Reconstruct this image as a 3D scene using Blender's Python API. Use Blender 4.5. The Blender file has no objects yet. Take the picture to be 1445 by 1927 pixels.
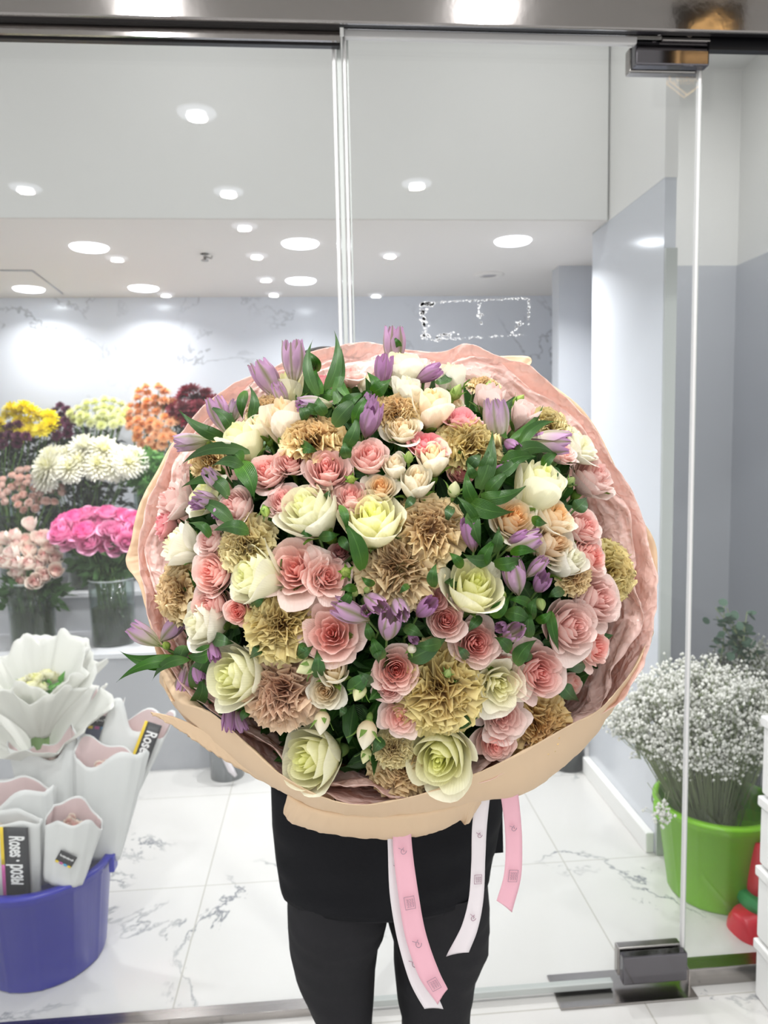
import bpy, math, random
import numpy as np
from math import pi, sin, cos, tan, atan2, sqrt
from mathutils import Vector, Matrix

S = bpy.context.scene
COL = S.collection
R = random.Random(7)
N = np.array

# ---------------------------------------------------------------- camera
H_EYE = 1.5
FPX = 1392.0                                   # focal length in pixels of the 1445x1927 frame
AY = N([-114, 131, FPX]); AY = AY / np.linalg.norm(AY)         # room depth axis seen in the camera
AZ = N([-.02, 1.0, 0.0]); AZ[2] = -(AY[0]*AZ[0]+AY[1]*AZ[1])/AY[2]; AZ = AZ/np.linalg.norm(AZ)
AX = np.cross(AY, AZ)
if AX[0] < 0: AX = -AX
cam_d = bpy.data.cameras.new('camera')
cam = bpy.data.objects.new('camera', cam_d); COL.objects.link(cam); S.camera = cam
cam_d.sensor_fit = 'VERTICAL'; cam_d.sensor_height = 36.0
cam_d.lens = FPX/1927*36.0
right, up, fwd = N([AX[0], AY[0], AZ[0]]), N([AX[1], AY[1], AZ[1]]), N([AX[2], AY[2], AZ[2]])
cam.matrix_world = Matrix(((right[0], up[0], -fwd[0], 0), (right[1], up[1], -fwd[1], 0),
                           (right[2], up[2], -fwd[2], H_EYE), (0, 0, 0, 1)))
cam_d.clip_start = .05
cam_d.dof.use_dof = True; cam_d.dof.focus_distance = .84; cam_d.dof.aperture_fstop = 7.5

def ray(px, py):
    c = N([px-722.5, 963.5-py, FPX]); return N([c@AX, c@AY, c@AZ])
def aty(px, py, Y):
    d = ray(px, py); return d*Y/d[1]+N([0, 0, H_EYE])
def atz(px, py, Z=0.):
    d = ray(px, py); return d*(Z-H_EYE)/d[2]+N([0, 0, H_EYE])

# ---------------------------------------------------------------- world, exposure
S.view_settings.view_transform = 'Standard'; S.view_settings.look = 'None'
S.view_settings.gamma = 1; S.view_settings.exposure = 0.14
S.view_settings.use_curve_mapping = False
W = bpy.data.worlds.new('world'); S.world = W; W.use_nodes = True
W.node_tree.nodes['Background'].inputs[0].default_value = (1, .985, .97, 1)
W.node_tree.nodes['Background'].inputs[1].default_value = .85
LAMP_FRONT, LAMP_BACK, LAMP_FILL = 6.8, 8.5, 2.2          # watts of each downlight; the last is for added unseen fill lamps
try:
    S.cycles.max_bounces = 10; S.cycles.transparent_max_bounces = 24
    S.cycles.sample_clamp_indirect = 6
    S.cycles.caustics_reflective = False; S.cycles.caustics_refractive = False
except Exception: pass

# ---------------------------------------------------------------- mesh helpers
class MB:
    def __init__(s): s.V = []; s.F = []; s.U = []; s.M = []; s.n = 0
    def add(s, v, f, uv=None, m=0):
        v = np.asarray(v, float)
        s.V.append(v); s.F += [tuple(i+s.n for i in q) for q in f]
        s.U.append(np.asarray(uv, float) if uv is not None else np.zeros((len(v), 2)))
        s.M += [m]*len(f); s.n += len(v); return s
    def grid(s, P, uv=None, closed=False, m=0):
        a, b = P.shape[:2]; f = []
        for i in range(a-1):
            for j in range(b if closed else b-1):
                k = (j+1) % b; f.append((i*b+j, i*b+k, (i+1)*b+k, (i+1)*b+j))
        if uv is None:
            jj, ii = np.meshgrid(np.linspace(0, 1, b), np.linspace(0, 1, a)); uv = np.stack([jj, ii], -1)
        return s.add(P.reshape(-1, 3), f, uv.reshape(-1, 2), m)
    def box(s, x0, x1, y0, y1, z0, z1, m=0):
        v = [(x, y, z) for z in (z0, z1) for y in (y0, y1) for x in (x0, x1)]
        return s.add(v, [(0, 2, 3, 1), (4, 5, 7, 6), (0, 1, 5, 4), (2, 6, 7, 3), (0, 4, 6, 2), (1, 3, 7, 5)], None, m)
    def lathe(s, prof, n=32, c=(0, 0, 0), m=0, cap=True, rib=None):
        P = np.zeros((len(prof), n, 3))
        for i, (r, z) in enumerate(prof):
            for j in range(n):
                t = 2*pi*j/n; rr = r*(1+(rib(t) if rib else 0))
                P[i, j] = (c[0]+rr*cos(t), c[1]+rr*sin(t), c[2]+z)
        k = s.n; s.grid(P, closed=True, m=m)
        if cap:
            s.F.append(tuple(k+j for j in range(n))[::-1]); s.F.append(tuple(k+(len(prof)-1)*n+j for j in range(n))); s.M += [m, m]
        return s
    def tube(s, pts, r, n=6, m=0, cap=True):
        pts = [N(p, float) for p in pts]; P = np.zeros((len(pts), n, 3)); ref = N([.31, .87, .4])
        for i, p in enumerate(pts):
            d = pts[min(i+1, len(pts)-1)]-pts[max(i-1, 0)]; d = d/(np.linalg.norm(d)+1e-9)
            a = np.cross(d, ref); a = a/(np.linalg.norm(a)+1e-9); b = np.cross(d, a)
            rr = r[i] if hasattr(r, '__len__') else r
            for j in range(n):
                t = 2*pi*j/n; P[i, j] = p+rr*(cos(t)*a+sin(t)*b)
        k = s.n; s.grid(P, closed=True, m=m)
        if cap:
            s.F.append(tuple(k+j for j in range(n))[::-1]); s.F.append(tuple(k+(len(pts)-1)*n+j for j in range(n))); s.M += [m, m]
        return s
    def mesh(s, name, mats, smooth=True):
        me = bpy.data.meshes.new(name)
        V = np.concatenate(s.V) if s.V else np.zeros((0, 3)); U = np.concatenate(s.U)
        me.from_pydata(V.tolist(), [], s.F)
        for m in (mats if isinstance(mats, (list, tuple)) else [mats]): me.materials.append(m)
        li = np.zeros(len(me.loops), int); me.loops.foreach_get('vertex_index', li)
        uvl = me.uv_layers.new(name='UVMap'); uvl.data.foreach_set('uv', U[li].ravel())
        me.polygons.foreach_set('material_index', s.M)
        me.polygons.foreach_set('use_smooth', [smooth]*len(me.polygons))
        me.update(); return me
    def build(s, name, mats, parent=None, smooth=True, bevel=0):
        o = bpy.data.objects.new(name, s.mesh(name, mats, smooth)); COL.objects.link(o)
        if parent: o.parent = parent
        if bevel:
            b = o.modifiers.new('bevel', 'BEVEL'); b.width = bevel; b.segments = 2; b.limit_method = 'ANGLE'
        return o

def tag(o, label=None, cat=None, group=None, kind=None):
    if label: o['label'] = label
    if cat: o['category'] = cat
    if group: o['group'] = group
    if kind: o['kind'] = kind
    return o
def thing(name, loc=(0, 0, 0), rot=None, **k):
    o = bpy.data.objects.new(name, None); COL.objects.link(o); o.location = loc; o.empty_display_size = .05
    if rot is not None: o.rotation_mode = 'QUATERNION'; o.rotation_quaternion = rot
    return tag(o, **k)
def child(name, me, parent):
    o = bpy.data.objects.new(name, me); COL.objects.link(o); o.parent = parent; return o
def dup(o, loc=None, parent=None):
    c = o.copy(); COL.objects.link(c)
    if parent is not None: c.parent = parent
    if loc is not None: c.location = loc
    for ch in list(o.children): dup(ch, None, c)
    return c
def struct(o): o['kind'] = 'structure'; return o
def solid(o, t, off=0):
    m = o.modifiers.new('thickness', 'SOLIDIFY'); m.thickness = t; m.offset = off; return o

# ---------------------------------------------------------------- materials
def srgb(c):
    if isinstance(c, str): c = [int(c[i:i+2], 16)/255 for i in (0, 2, 4)]
    return tuple(x/12.92 if x <= .04045 else ((x+.055)/1.055)**2.4 for x in c[:3])+(1,)
def newmat(name):
    m = bpy.data.materials.new(name); m.use_nodes = True
    nt = m.node_tree; return m, nt, nt.nodes, nt.links, nt.nodes['Principled BSDF']
def pm(name, col, rough=.5, metal=0., spec=.5, bump=0., bscale=40, var=0., vscale=6, emit=0, trans=0., sheen=0, coat=0, alpha=1):
    m, nt, n, l, b = newmat(name)
    c = srgb(col); b.inputs['Base Color'].default_value = c
    b.inputs['Roughness'].default_value = rough; b.inputs['Metallic'].default_value = metal
    b.inputs['Specular IOR Level'].default_value = spec
    b.inputs['Coat Weight'].default_value = coat; b.inputs['Sheen Weight'].default_value = sheen
    if emit: b.inputs['Emission Color'].default_value = c; b.inputs['Emission Strength'].default_value = emit
    if alpha < 1: b.inputs['Alpha'].default_value = alpha
    tc = n.new('ShaderNodeTexCoord')
    if var:
        no = n.new('ShaderNodeTexNoise'); no.inputs['Scale'].default_value = vscale; no.inputs['Detail'].default_value = 4
        l.new(tc.outputs['Object'], no.inputs['Vector'])
        hs = n.new('ShaderNodeHueSaturation'); hs.inputs['Color'].default_value = c
        mr = n.new('ShaderNodeMapRange'); mr.inputs[1].default_value = .25; mr.inputs[2].default_value = 1.0
        mr.inputs[3].default_value = 1-var; mr.inputs[4].default_value = 1+var
        l.new(no.outputs['Fac'], mr.inputs[0]); l.new(mr.outputs[0], hs.inputs['Value']); l.new(hs.outputs[0], b.inputs['Base Color'])
    if bump:
        nb = n.new('ShaderNodeTexNoise'); nb.inputs['Scale'].default_value = bscale; nb.inputs['Detail'].default_value = 5
        l.new(tc.outputs['Object'], nb.inputs['Vector'])
        bp = n.new('ShaderNodeBump'); bp.inputs['Strength'].default_value = bump; bp.inputs['Distance'].default_value = .01
        l.new(nb.outputs['Fac'], bp.inputs['Height']); l.new(bp.outputs[0], b.inputs['Normal'])
    if trans:
        tr = n.new('ShaderNodeBsdfTranslucent'); mx = n.new('ShaderNodeMixShader'); mx.inputs[0].default_value = trans
        src = b.inputs['Base Color'].links[0].from_socket if b.inputs['Base Color'].links else None
        if src: l.new(src, tr.inputs[0])
        else: tr.inputs[0].default_value = c
        l.new(b.outputs[0], mx.inputs[1]); l.new(tr.outputs[0], mx.inputs[2]); l.new(mx.outputs[0], n['Material Output'].inputs[0])
    return m
def glassmat(name, tint='f4faf8', refl=1.0, rough=0.0):
    m, nt, n, l, b = newmat(name); n.remove(b)
    t = n.new('ShaderNodeBsdfTransparent'); t.inputs[0].default_value = srgb(tint)
    g = n.new('ShaderNodeBsdfGlossy'); g.inputs['Roughness'].default_value = rough
    fr = n.new('ShaderNodeLayerWeight'); fr.inputs['Blend'].default_value = .5
    po = n.new('ShaderNodeMath'); po.operation = 'POWER'; po.inputs[1].default_value = 4.5; l.new(fr.outputs['Facing'], po.inputs[0])
    mu = n.new('ShaderNodeMath'); mu.operation = 'MULTIPLY_ADD'; mu.inputs[1].default_value = .9*refl; mu.inputs[2].default_value = .042*refl; l.new(po.outputs[0], mu.inputs[0])
    mx = n.new('ShaderNodeMixShader'); l.new(mu.outputs[0], mx.inputs[0])
    l.new(t.outputs[0], mx.inputs[1]); l.new(g.outputs[0], mx.inputs[2]); l.new(mx.outputs[0], n['Material Output'].inputs[0])
    return m
def marble(name, base, vein, scale=1., width=.02, strength=.6, rough=.15, tiles=None, grout='b4b2ac', clouds=.03, seed=0.):
    m, nt, n, l, b = newmat(name)
    tc = n.new('ShaderNodeTexCoord'); mp = n.new('ShaderNodeMapping'); l.new(tc.outputs['Object'], mp.inputs[0])
    mp.inputs['Location'].default_value = (seed, seed*.7, seed*.3); mp.inputs['Rotation'].default_value = (.2, .3, .5)
    no = n.new('ShaderNodeTexNoise'); no.inputs['Scale'].default_value = 1.3*scale; no.inputs['Detail'].default_value = 7; no.inputs['Roughness'].default_value = .62
    no.inputs['Distortion'].default_value = .4
    l.new(mp.outputs[0], no.inputs[0])
    su = n.new('ShaderNodeMath'); su.operation = 'SUBTRACT'; su.inputs[1].default_value = .5; l.new(no.outputs['Fac'], su.inputs[0])
    ab = n.new('ShaderNodeMath'); ab.operation = 'ABSOLUTE'; l.new(su.outputs[0], ab.inputs[0])
    mr = n.new('ShaderNodeMapRange'); mr.inputs[1].default_value = 0; mr.inputs[2].default_value = width; mr.inputs[3].default_value = 1; mr.inputs[4].default_value = 0
    l.new(ab.outputs[0], mr.inputs[0])
    n2 = n.new('ShaderNodeTexNoise'); n2.inputs['Scale'].default_value = 1.7*scale; l.new(mp.outputs[0], n2.inputs[0])
    m2 = n.new('ShaderNodeMapRange'); m2.inputs[1].default_value = .48; m2.inputs[2].default_value = .62; l.new(n2.outputs['Fac'], m2.inputs[0])
    mu = n.new('ShaderNodeMath'); mu.operation = 'MULTIPLY'; l.new(mr.outputs[0], mu.inputs[0]); l.new(m2.outputs[0], mu.inputs[1])
    m3 = n.new('ShaderNodeMath'); m3.operation = 'MULTIPLY'; m3.inputs[1].default_value = strength; l.new(mu.outputs[0], m3.inputs[0])
    mix = n.new('ShaderNodeMix'); mix.data_type = 'RGBA'; mix.inputs[6].default_value = srgb(base); mix.inputs[7].default_value = srgb(vein)
    l.new(m3.outputs[0], mix.inputs[0]); out = mix.outputs[2]
    if tiles:
        sx = n.new('ShaderNodeSeparateXYZ'); l.new(tc.outputs['Object'], sx.inputs[0]); g = []
        for ax, (off, per) in tiles.items():
            a1 = n.new('ShaderNodeMath'); a1.operation = 'SUBTRACT'; a1.inputs[1].default_value = off; l.new(sx.outputs[ax], a1.inputs[0])
            pp = n.new('ShaderNodeMath'); pp.operation = 'PINGPONG'; pp.inputs[1].default_value = per/2; l.new(a1.outputs[0], pp.inputs[0])
            lt = n.new('ShaderNodeMath'); lt.operation = 'LESS_THAN'; lt.inputs[1].default_value = .0022; l.new(pp.outputs[0], lt.inputs[0]); g.append(lt)
        mxg = n.new('ShaderNodeMath'); mxg.operation = 'MAXIMUM'; l.new(g[0].outputs[0], mxg.inputs[0]); l.new(g[-1].outputs[0], mxg.inputs[1])
        mm = n.new('ShaderNodeMix'); mm.data_type = 'RGBA'; l.new(mxg.outputs[0], mm.inputs[0]); l.new(out, mm.inputs[6]); mm.inputs[7].default_value = srgb(grout)
        out = mm.outputs[2]
    l.new(out, b.inputs['Base Color']); b.inputs['Roughness'].default_value = rough
    return m

M = {}
M['floor'] = marble('floor marble tiles', 'd0cfcd', '6a6f78', 1.5, .016, .95, .13, {'X': (-.443, 1.253), 'Y': (2.44, .66)}, seed=3.3)
M['wallmarble'] = marble('grey marble wall', 'd9dde6', '989ca4', .9, .010, .8, .16, seed=8.1)
M['greypanel'] = pm('grey glossy wall panel', 'c2c5cb', .16)
M['litpanel'] = pm('lit grey glossy wall panel', 'cfd3da', .14)  # grey panel made lighter to stand for stronger light on the partition
M['white'] = pm('white wall paint', 'e9e9e7', .7, var=.01)
M['ceil'] = pm('ceiling paint', 'd9d4cf', .75)
M['podium'] = pm('grey podium', 'b4b6bb', .45)
M['steptop'] = marble('podium top marble', 'dadce0', 'a0a4aa', 1.4, .012, .5, .2, seed=1.)
M['chrome'] = pm('brushed steel', '989492', .11, 1., bump=.08, bscale=9)
M['dsteel'] = pm('polished steel', 'a5a19e', .2, 1.)
M['hsteel'] = pm('steel with dark reflection', '6f6d72', .08, 1.)  # base colour darkened to imitate a black reflection on the hinge plates
M['black'] = pm('black gasket', '0b0b10', .35)
M['glass'] = glassmat('clear glass', 'feffff', .8)
M['gedge'] = pm('frosted glass edge strip', 'bfc4c2', .25, alpha=.85)
M['seal'] = pm('white plastic seal', 'd8d8d8', .3)
M['lamp'] = pm('lamp diffuser', 'f4fbff', .5, emit=26)
M['lampring'] = pm('glowing frosted lamp ring', 'eef0fa', .35, emit=3.5)
M['lampoff'] = pm('unlit lamp glass', '9c9aa0', .3)
M['residue'] = pm('tape residue', 'e8eaec', .8)

# ---------------------------------------------------------------- room shell
GY = 1.84                                           # the glass front
struct(MB().box(-3, 3.2, -3.5, 4.7, -.05, 0).build('floor', M['floor'], smooth=False))
HC = 2.86; NZ = 2.35
struct(MB().box(-3, 3.2, -3.5, GY-.06, HC, HC+.1).build('ceiling', M['white'], smooth=False))
struct(MB().box(-2.6, 2.3, GY-.06, 3.9, 3.3, 3.4).build('ceiling', M['white'], smooth=False))
struct(MB().box(-2.6, 1.14, 2.93, 3.03, NZ+.001, 3.3).build('wall_fascia', M['white'], smooth=False))
struct(MB().box(-2.6, 1.385, 3.03, 4.6, NZ, NZ+.06).box(1.385, 1.5, 3.8, 4.6, NZ, NZ+.06).box(-2.6, 1.14, 2.932, 3.03, NZ-.002, NZ+.001).build('ceiling', M['ceil'], smooth=False))
struct(MB().box(-2.6, 1.5, 4.45, 4.55, 0, NZ).build('wall_back', M['wallmarble'], smooth=False))
struct(MB().box(-2.7, -2.6, GY-.06, 4.6, 0, 3.3).build('wall_left', M['white'], smooth=False))
struct(MB().box(1.46, 1.56, 3.8, 4.5, 0, NZ).box(1.36, 1.39, 3.13, 3.8, 0, NZ).box(1.36, 1.5, 3.8, 3.81, 0, NZ).build('wall_right', M['wallmarble'], smooth=False))
o = struct(MB().box(1.15, 1.19, 2.455, 3.12, 0, NZ).build('wall_partition', M['litpanel'], smooth=False))
struct(MB().box(1.148, 1.192, 2.453, 3.12, NZ, 3.3).build('wall_partition', M['white'], smooth=False))
struct(MB().box(1.19, 2.2, 3.7, 3.8, NZ, 3.3).build('wall_alcove', M['white'], smooth=False))
struct(MB().box(1.19, 2.2, 3.69, 3.8, 0, NZ).build('wall_alcove', M['greypanel'], smooth=False))
struct(MB().box(2.12, 2.22, GY-.06, 3.75, NZ, 3.3).build('wall_side', M['white'], smooth=False))
struct(MB().box(2.11, 2.22, GY-.06, 3.75, 0, NZ).build('wall_side', M['greypanel'], smooth=False))
struct(MB().box(1.12, 1.15, 2.46, 3.12, 0, .075).build('baseboard_partition', M['white'], smooth=False, bevel=.004))
struct(MB().box(1.15, 1.19, 2.44, 2.452, 0, 2.12).build('trim_1', M['gedge'], smooth=False))
struct(MB().box(1.19, 1.39, 3.10, 3.13, 0, NZ).build('wall_return', M['greypanel'], smooth=False))
struct(MB().box(1.19, 1.39, 3.10, 3.13, NZ, 3.3).box(1.36, 1.39, 3.13, 3.7, NZ, 3.3).build('wall_return', M['white'], smooth=False))
# display steps
st = thing('display_steps', (-.7, 3.36, 0), label='grey stepped display stand along the back wall carrying rows of vases', cat='display stand')
def pbox(name, m, x0, x1, y0, y1, z0, z1, par, bevel=0):
    L = par.location; return MB().box(x0-L[0], x1-L[0], y0-L[1], y1-L[1], z0-L[2], z1-L[2]).build(name, m, par, False, bevel)
pbox('step', M['podium'], -2.58, 1.1, 3.38, 4.44, 0, .545, st)
pbox('step_top', M['steptop'], -2.58, 1.1, 3.355, 4.44, .545, .57, st, .003)
pbox('step', M['podium'], -2.58, 1.1, 3.80, 4.44, .57, .745, st)
pbox('step_top', M['steptop'], -2.58, 1.1, 3.78, 4.44, .745, .77, st, .003)
pbox('step', M['podium'], -2.58, 1.1, 4.10, 4.44, .77, .955, st)
pbox('step_top', M['steptop'], -2.58, 1.1, 4.08, 4.44, .955, .98, st, .003)

# ---------------------------------------------------------------- glass front
def gz(px, py, Y=GY): return aty(px, py, Y)[2]
def gx(px, py, Y=GY): return aty(px, py, Y)[0]
xm = gx(645, 350); xr = gx(1309, 400); xe = gx(1428, 1830); zt = gz(400, 70)
zrail = 0.03
def pane(name, x0, x1, z0, z1, y=GY):
    return struct(MB().box(x0, x1, y-.005, y+.005, z0, z1).build(name, M['glass'], smooth=False))
pane('window_1', -2.6, xm+.01, .02, zt-.02)
pane('door_1', xm+.02, xr-.004, .03, gz(900, 72), GY-.012)
pane('window_2', xr+.006, 1.62, .03, gz(1380, 75))
zb = gz(400, 36, GY-.09)
hb = struct(MB().box(-2.6, 2.2, GY-.09, GY-.078, zb, HC+.02).box(-2.6, 2.2, GY-.078, GY+.03, zb+.07, HC+.02).build('trim_2', M['chrome'], smooth=False, bevel=.004))
struct(MB().box(-2.6, 2.2, GY-.078, GY-.06, zb+.005, zb+.07).build('trim_3', M['black'], smooth=False))
struct(MB().box(-2.6, xm, GY-.06, GY-.045, gz(300, 69, GY-.06), zb+.06).build('trim_4', M['chrome'], smooth=False))
struct(MB().box(-2.6, xm, GY-.045, GY-.03, gz(300, 79, GY-.045), zb+.05).build('trim_5', M['black'], smooth=False))
struct(MB().box(xm+.01, gx(1185, 80), GY-.045, GY-.03, gz(900, 76, GY-.045), gz(900, 60, GY-.045)).build('trim_6', M['seal'], smooth=False, bevel=.003))
struct(MB().box(xm+.01, xr, GY-.03, GY+.0, gz(900, 60, GY-.03), zb+.06).build('trim_7', M['dsteel'], smooth=False))
struct(MB().box(xr, 2.2, GY-.05, GY-.03, gz(1380, 94, GY-.05), zb+.06).build('trim_8', M['black'], smooth=False))
# vertical seals and edges
for k, (a, w, m) in enumerate(((xm-.018, .007, 'seal'), (xm-.007, .010, 'gedge'), (xm+.007, .006, 'seal'), (xm+.016, .004, 'gedge'))):
    struct(MB().box(a, a+w, GY-.018, GY+.008, .03, gz(640, 76)).build('trim_%d' % (9+k), M[m], smooth=False, bevel=.0015))
struct(MB().box(xr-.008, xr-.001, GY-.018, GY-.004, .05, gz(1309, 110)).build('trim_13', M['seal'], smooth=False, bevel=.001))
struct(MB().box(xr+.002, xr+.007, GY-.007, GY+.006, .05, gz(1309, 110)).build('trim_14', M['gedge'], smooth=False, bevel=.001))
# bottom rails
struct(MB().box(-2.6, xm, GY-.02, GY+.02, 0, .022).build('trim_15', M['dsteel'], smooth=False, bevel=.002))
struct(MB().box(xr+.01, xe+.4, GY-.025, GY+.025, 0, .05).build('trim_16', M['dsteel'], smooth=False, bevel=.003))
struct(MB().box(xm+.02, xr-.2, GY-.022, GY-.002, .012, .03).build('trim_17', M['gedge'], smooth=False, bevel=.002))
# patch fittings
def fitting(name, label, x0, x1, z0, z1, screws=()):
    t = thing(name, ((x0+x1)/2, GY-.045, z0), label=label, cat='door fitting')
    pbox('front_plate', M['hsteel'], x0, x1, GY-.045, GY-.018, z0, z1, t, .004)
    pbox('back_plate', M['dsteel'], x0, x1, GY-.008, GY+.02, z0, z1, t, .004)
    return t
tf = fitting('hinge_fitting', 'polished steel patch hinge at the top corner of the glass door', gx(1182, 98), gx(1318, 98), gz(1250, 122, GY-.045), gz(1250, 74, GY-.045))
for px in (1238, 1297):
    p = aty(px, 64, GY-.05)
    sc = MB().lathe([(.001, 0), (.008, .0), (.009, .004), (.006, .006)], 14).build('screw', M['chrome'], tf)
    sc.rotation_euler = (pi/2, 0, 0); sc.location = (p[0]-tf.location[0], -.012, p[2]-tf.location[2])
pbox('bracket', M['dsteel'], gx(1228, 64), gx(1316, 64), GY-.055, GY-.047, gz(1250, 76, GY-.055), gz(1250, 58, GY-.055), tf, .002)
fitting('hinge_fitting', 'polished steel patch hinge at the bottom corner of the glass door', gx(1160, 1850), gx(1278, 1850), .035, .115)
pl0 = atz(1040, 1852); pl1 = atz(1295, 1895)
fp = MB().box(gx(1040, 1860)-0.0, gx(1290, 1880), GY-.07, GY+.055, 0, .006).build('floor_plate', M['dsteel'], smooth=False, bevel=.002)
tag(fp, 'flat polished steel closer plate set in the floor under the door hinge', 'floor plate')

# sticker residue on the door glass: a blotchy rectangular outline
mb = MB()
def resid(px0, py0, px1, py1, n, w, jit, dens=1.):
    for i in range(n):
        if R.random() > dens: continue
        t = R.random(); px = px0+(px1-px0)*t+R.gauss(0, jit); py = py0+(py1-py0)*t+R.gauss(0, jit)
        c = aty(px, py, GY-.0195); r = w*R.uniform(.4, 1.4)
        k = 7; v = [c+N([cos(2*pi*j/k)*r*R.uniform(.5, 1.3), 0, sin(2*pi*j/k)*r*R.uniform(.4, 1.1)]) for j in range(k)]
        mb.add(v, [tuple(range(k))])
resid(792, 570, 995, 561, 230, .0016, .8); resid(795, 572, 800, 638, 90, .0032, 3); resid(800, 640, 985, 630, 130, .0016, 1, .8)
resid(995, 563, 994, 612, 60, .0018, 1); resid(792, 572, 815, 574, 40, .003, 2); resid(820, 636, 860, 628, 40, .003, 3)
resid(900, 570, 905, 608, 26, .0028, 3); resid(980, 600, 962, 628, 26, .0026, 3)
o = mb.build('tape_residue', M['residue'], smooth=False); solid(o, .0003)
tag(o, 'white blotchy rectangle of peeled sticker residue on the door glass', 'sticker residue')

# ---------------------------------------------------------------- downlights
def lamp_proto():
    g = []
    ring = MB().lathe([(.040, -.004), (.046, -.010), (.074, -.008), (.080, -.001), (.080, .0), (.040, .0)], 40, cap=False).mesh('lamp_ring', M['lampring'])
    disc = MB().lathe([(.001, -.008), (.034, -.008), (.041, -.003), (.041, .0), (.001, 0)], 32).mesh('diffuser', M['lamp'])
    off = MB().lathe([(.001, -.004), (.041, -.003), (.041, .0), (.001, 0)], 32).mesh('diffuser', M['lampoff'])
    return ring, disc, off
RING, DISC, OFFD = lamp_proto()
RINGOFF = RING.copy(); RINGOFF.materials[0] = M['ceil']
def downlight(x, y, z, power, label, group, lit=True, spread=2.4, s=1.):
    t = thing('downlight', (x, y, z), label=label, cat='ceiling light', group=group); t.scale = (s, s, s)
    child('lamp_ring', RING if lit else RINGOFF, t); child('diffuser', DISC if lit else OFFD, t)
    if lit and power:
        L = bpy.data.lights.new('lamp_light', 'AREA'); L.shape = 'DISK'; L.size = .08; L.energy = power; L.color = (1, .985, .97)
        try: L.spread = spread
        except Exception: pass
        lo = bpy.data.objects.new('lamp_light', L); COL.objects.link(lo); lo.parent = t; lo.location = (0, 0, -.02)
    return t
back_l = [((168, 465), 'front left lit lamp'), ((565, 458), 'front centre lit lamp'), ((965, 453), 'front right lit lamp'),
          ((270, 542), 'rear left lit lamp near the marble wall'), ((566, 528), 'rear centre lit lamp near the marble wall')]
for (px, py), w in back_l:
    p = atz(px, py, NZ); downlight(p[0], min(p[1], 4.28), NZ, LAMP_BACK*(.4 if p[1] > 3.7 else 1.2), w+' in the low display ceiling', 'lamps in the display ceiling')
p = atz(920, 517, NZ); downlight(p[0], min(p[1], 4.28), NZ, 0, 'unlit dark lamp in the low display ceiling, right of the lit ones', 'lamps in the display ceiling', lit=False)
downlight(-1.55, 4.2, NZ, LAMP_BACK*.4, 'lit lamp at the far left end of the display ceiling, outside the frame', 'lamps in the display ceiling')
SH = [((370, 212), 'single shop ceiling downlight mirrored highest in the left glass pane'), ((48, 353), 'shop ceiling downlight mirrored at the far left of the second row'), ((430, 360), 'shop ceiling downlight mirrored in the second row, left of the door seal'),
      ((783, 348), 'shop ceiling downlight mirrored alone in the door pane on the white fascia'), ((460, 425), 'shop ceiling downlight mirrored just under the fascia edge'), ((220, 485), 'small mirrored downlight touching the front left display lamp'),
      ((483, 480), 'small mirrored downlight below left of the front centre display lamp'), ((733, 480), 'small mirrored downlight right of the door seal, level with the display lamps'), ((500, 524), 'small mirrored downlight left of the rear centre display lamp'),
      ((515, 552), 'small mirrored downlight on the ceiling edge under the rear centre lamp'), ((707, 555), 'small mirrored downlight on the ceiling edge right of the door seal'), ((312, 553), 'small mirrored downlight touching the rear left display lamp')]
for (px, py), lb in SH:
    p = atz(px, py, HC); y = 2*GY-p[1]
    downlight(p[0], y, HC, LAMP_FRONT*(2.2 if y > .6 else 1), lb, 'shop ceiling downlights', spread=3.0)
for (px, py), lb in (((285, 12), 'shop ceiling downlight glaring in the steel header, left'), ((910, 8), 'shop ceiling downlight glaring in the steel header, right')):
    p = atz(px, py, HC); downlight(p[0], 2*(GY-.09)-p[1]+.03, HC, LAMP_FRONT*2.2, lb, 'shop ceiling downlights', spread=3.0)
for x, w in ((-1.9, 'left'), (-.4, 'middle'), (.8, 'right')):  # unseen lamps added to brighten the fascia and partition
    downlight(x, 2.25, 3.3, LAMP_FILL, 'added fill lamp high behind the steel header, above the frame, '+w, 'added fill lamps above the header', spread=3.0)
downlight(1.72, 2.6, 3.3, LAMP_FILL*4, 'added fill lamp high above the bucket of small white flowers, above the frame', 'added fill lamps above the header', spread=3.0)  # another added unseen lamp, lifts the dark alcove
# sprinkler and hatch in the display ceiling
p = atz(385, 478, NZ)
t = thing('sprinkler', (p[0], p[1], NZ), label='small dark sprinkler head on the display ceiling left of the centre lamps', cat='sprinkler')
MB().lathe([(.001, -.03), (.016, -.03), (.016, -.026), (.006, -.024), (.006, 0), (.02, 0)], 12).build('sprinkler_head', M['dsteel'], t)
MB().tube([(.006, 0, -.012), (.03, 0, -.02), (.032, 0, -.008)], .004).build('bracket', M['dsteel'], t)
a = atz(0, 508, NZ); c = atz(60, 508, NZ); e = atz(118, 552, NZ)
struct(MB().tube([(a[0], a[1], NZ-.002), (c[0], c[1], NZ-.002), (e[0], e[1], NZ-.002)], .004, 4).build('trim_18', M['podium']))

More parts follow.
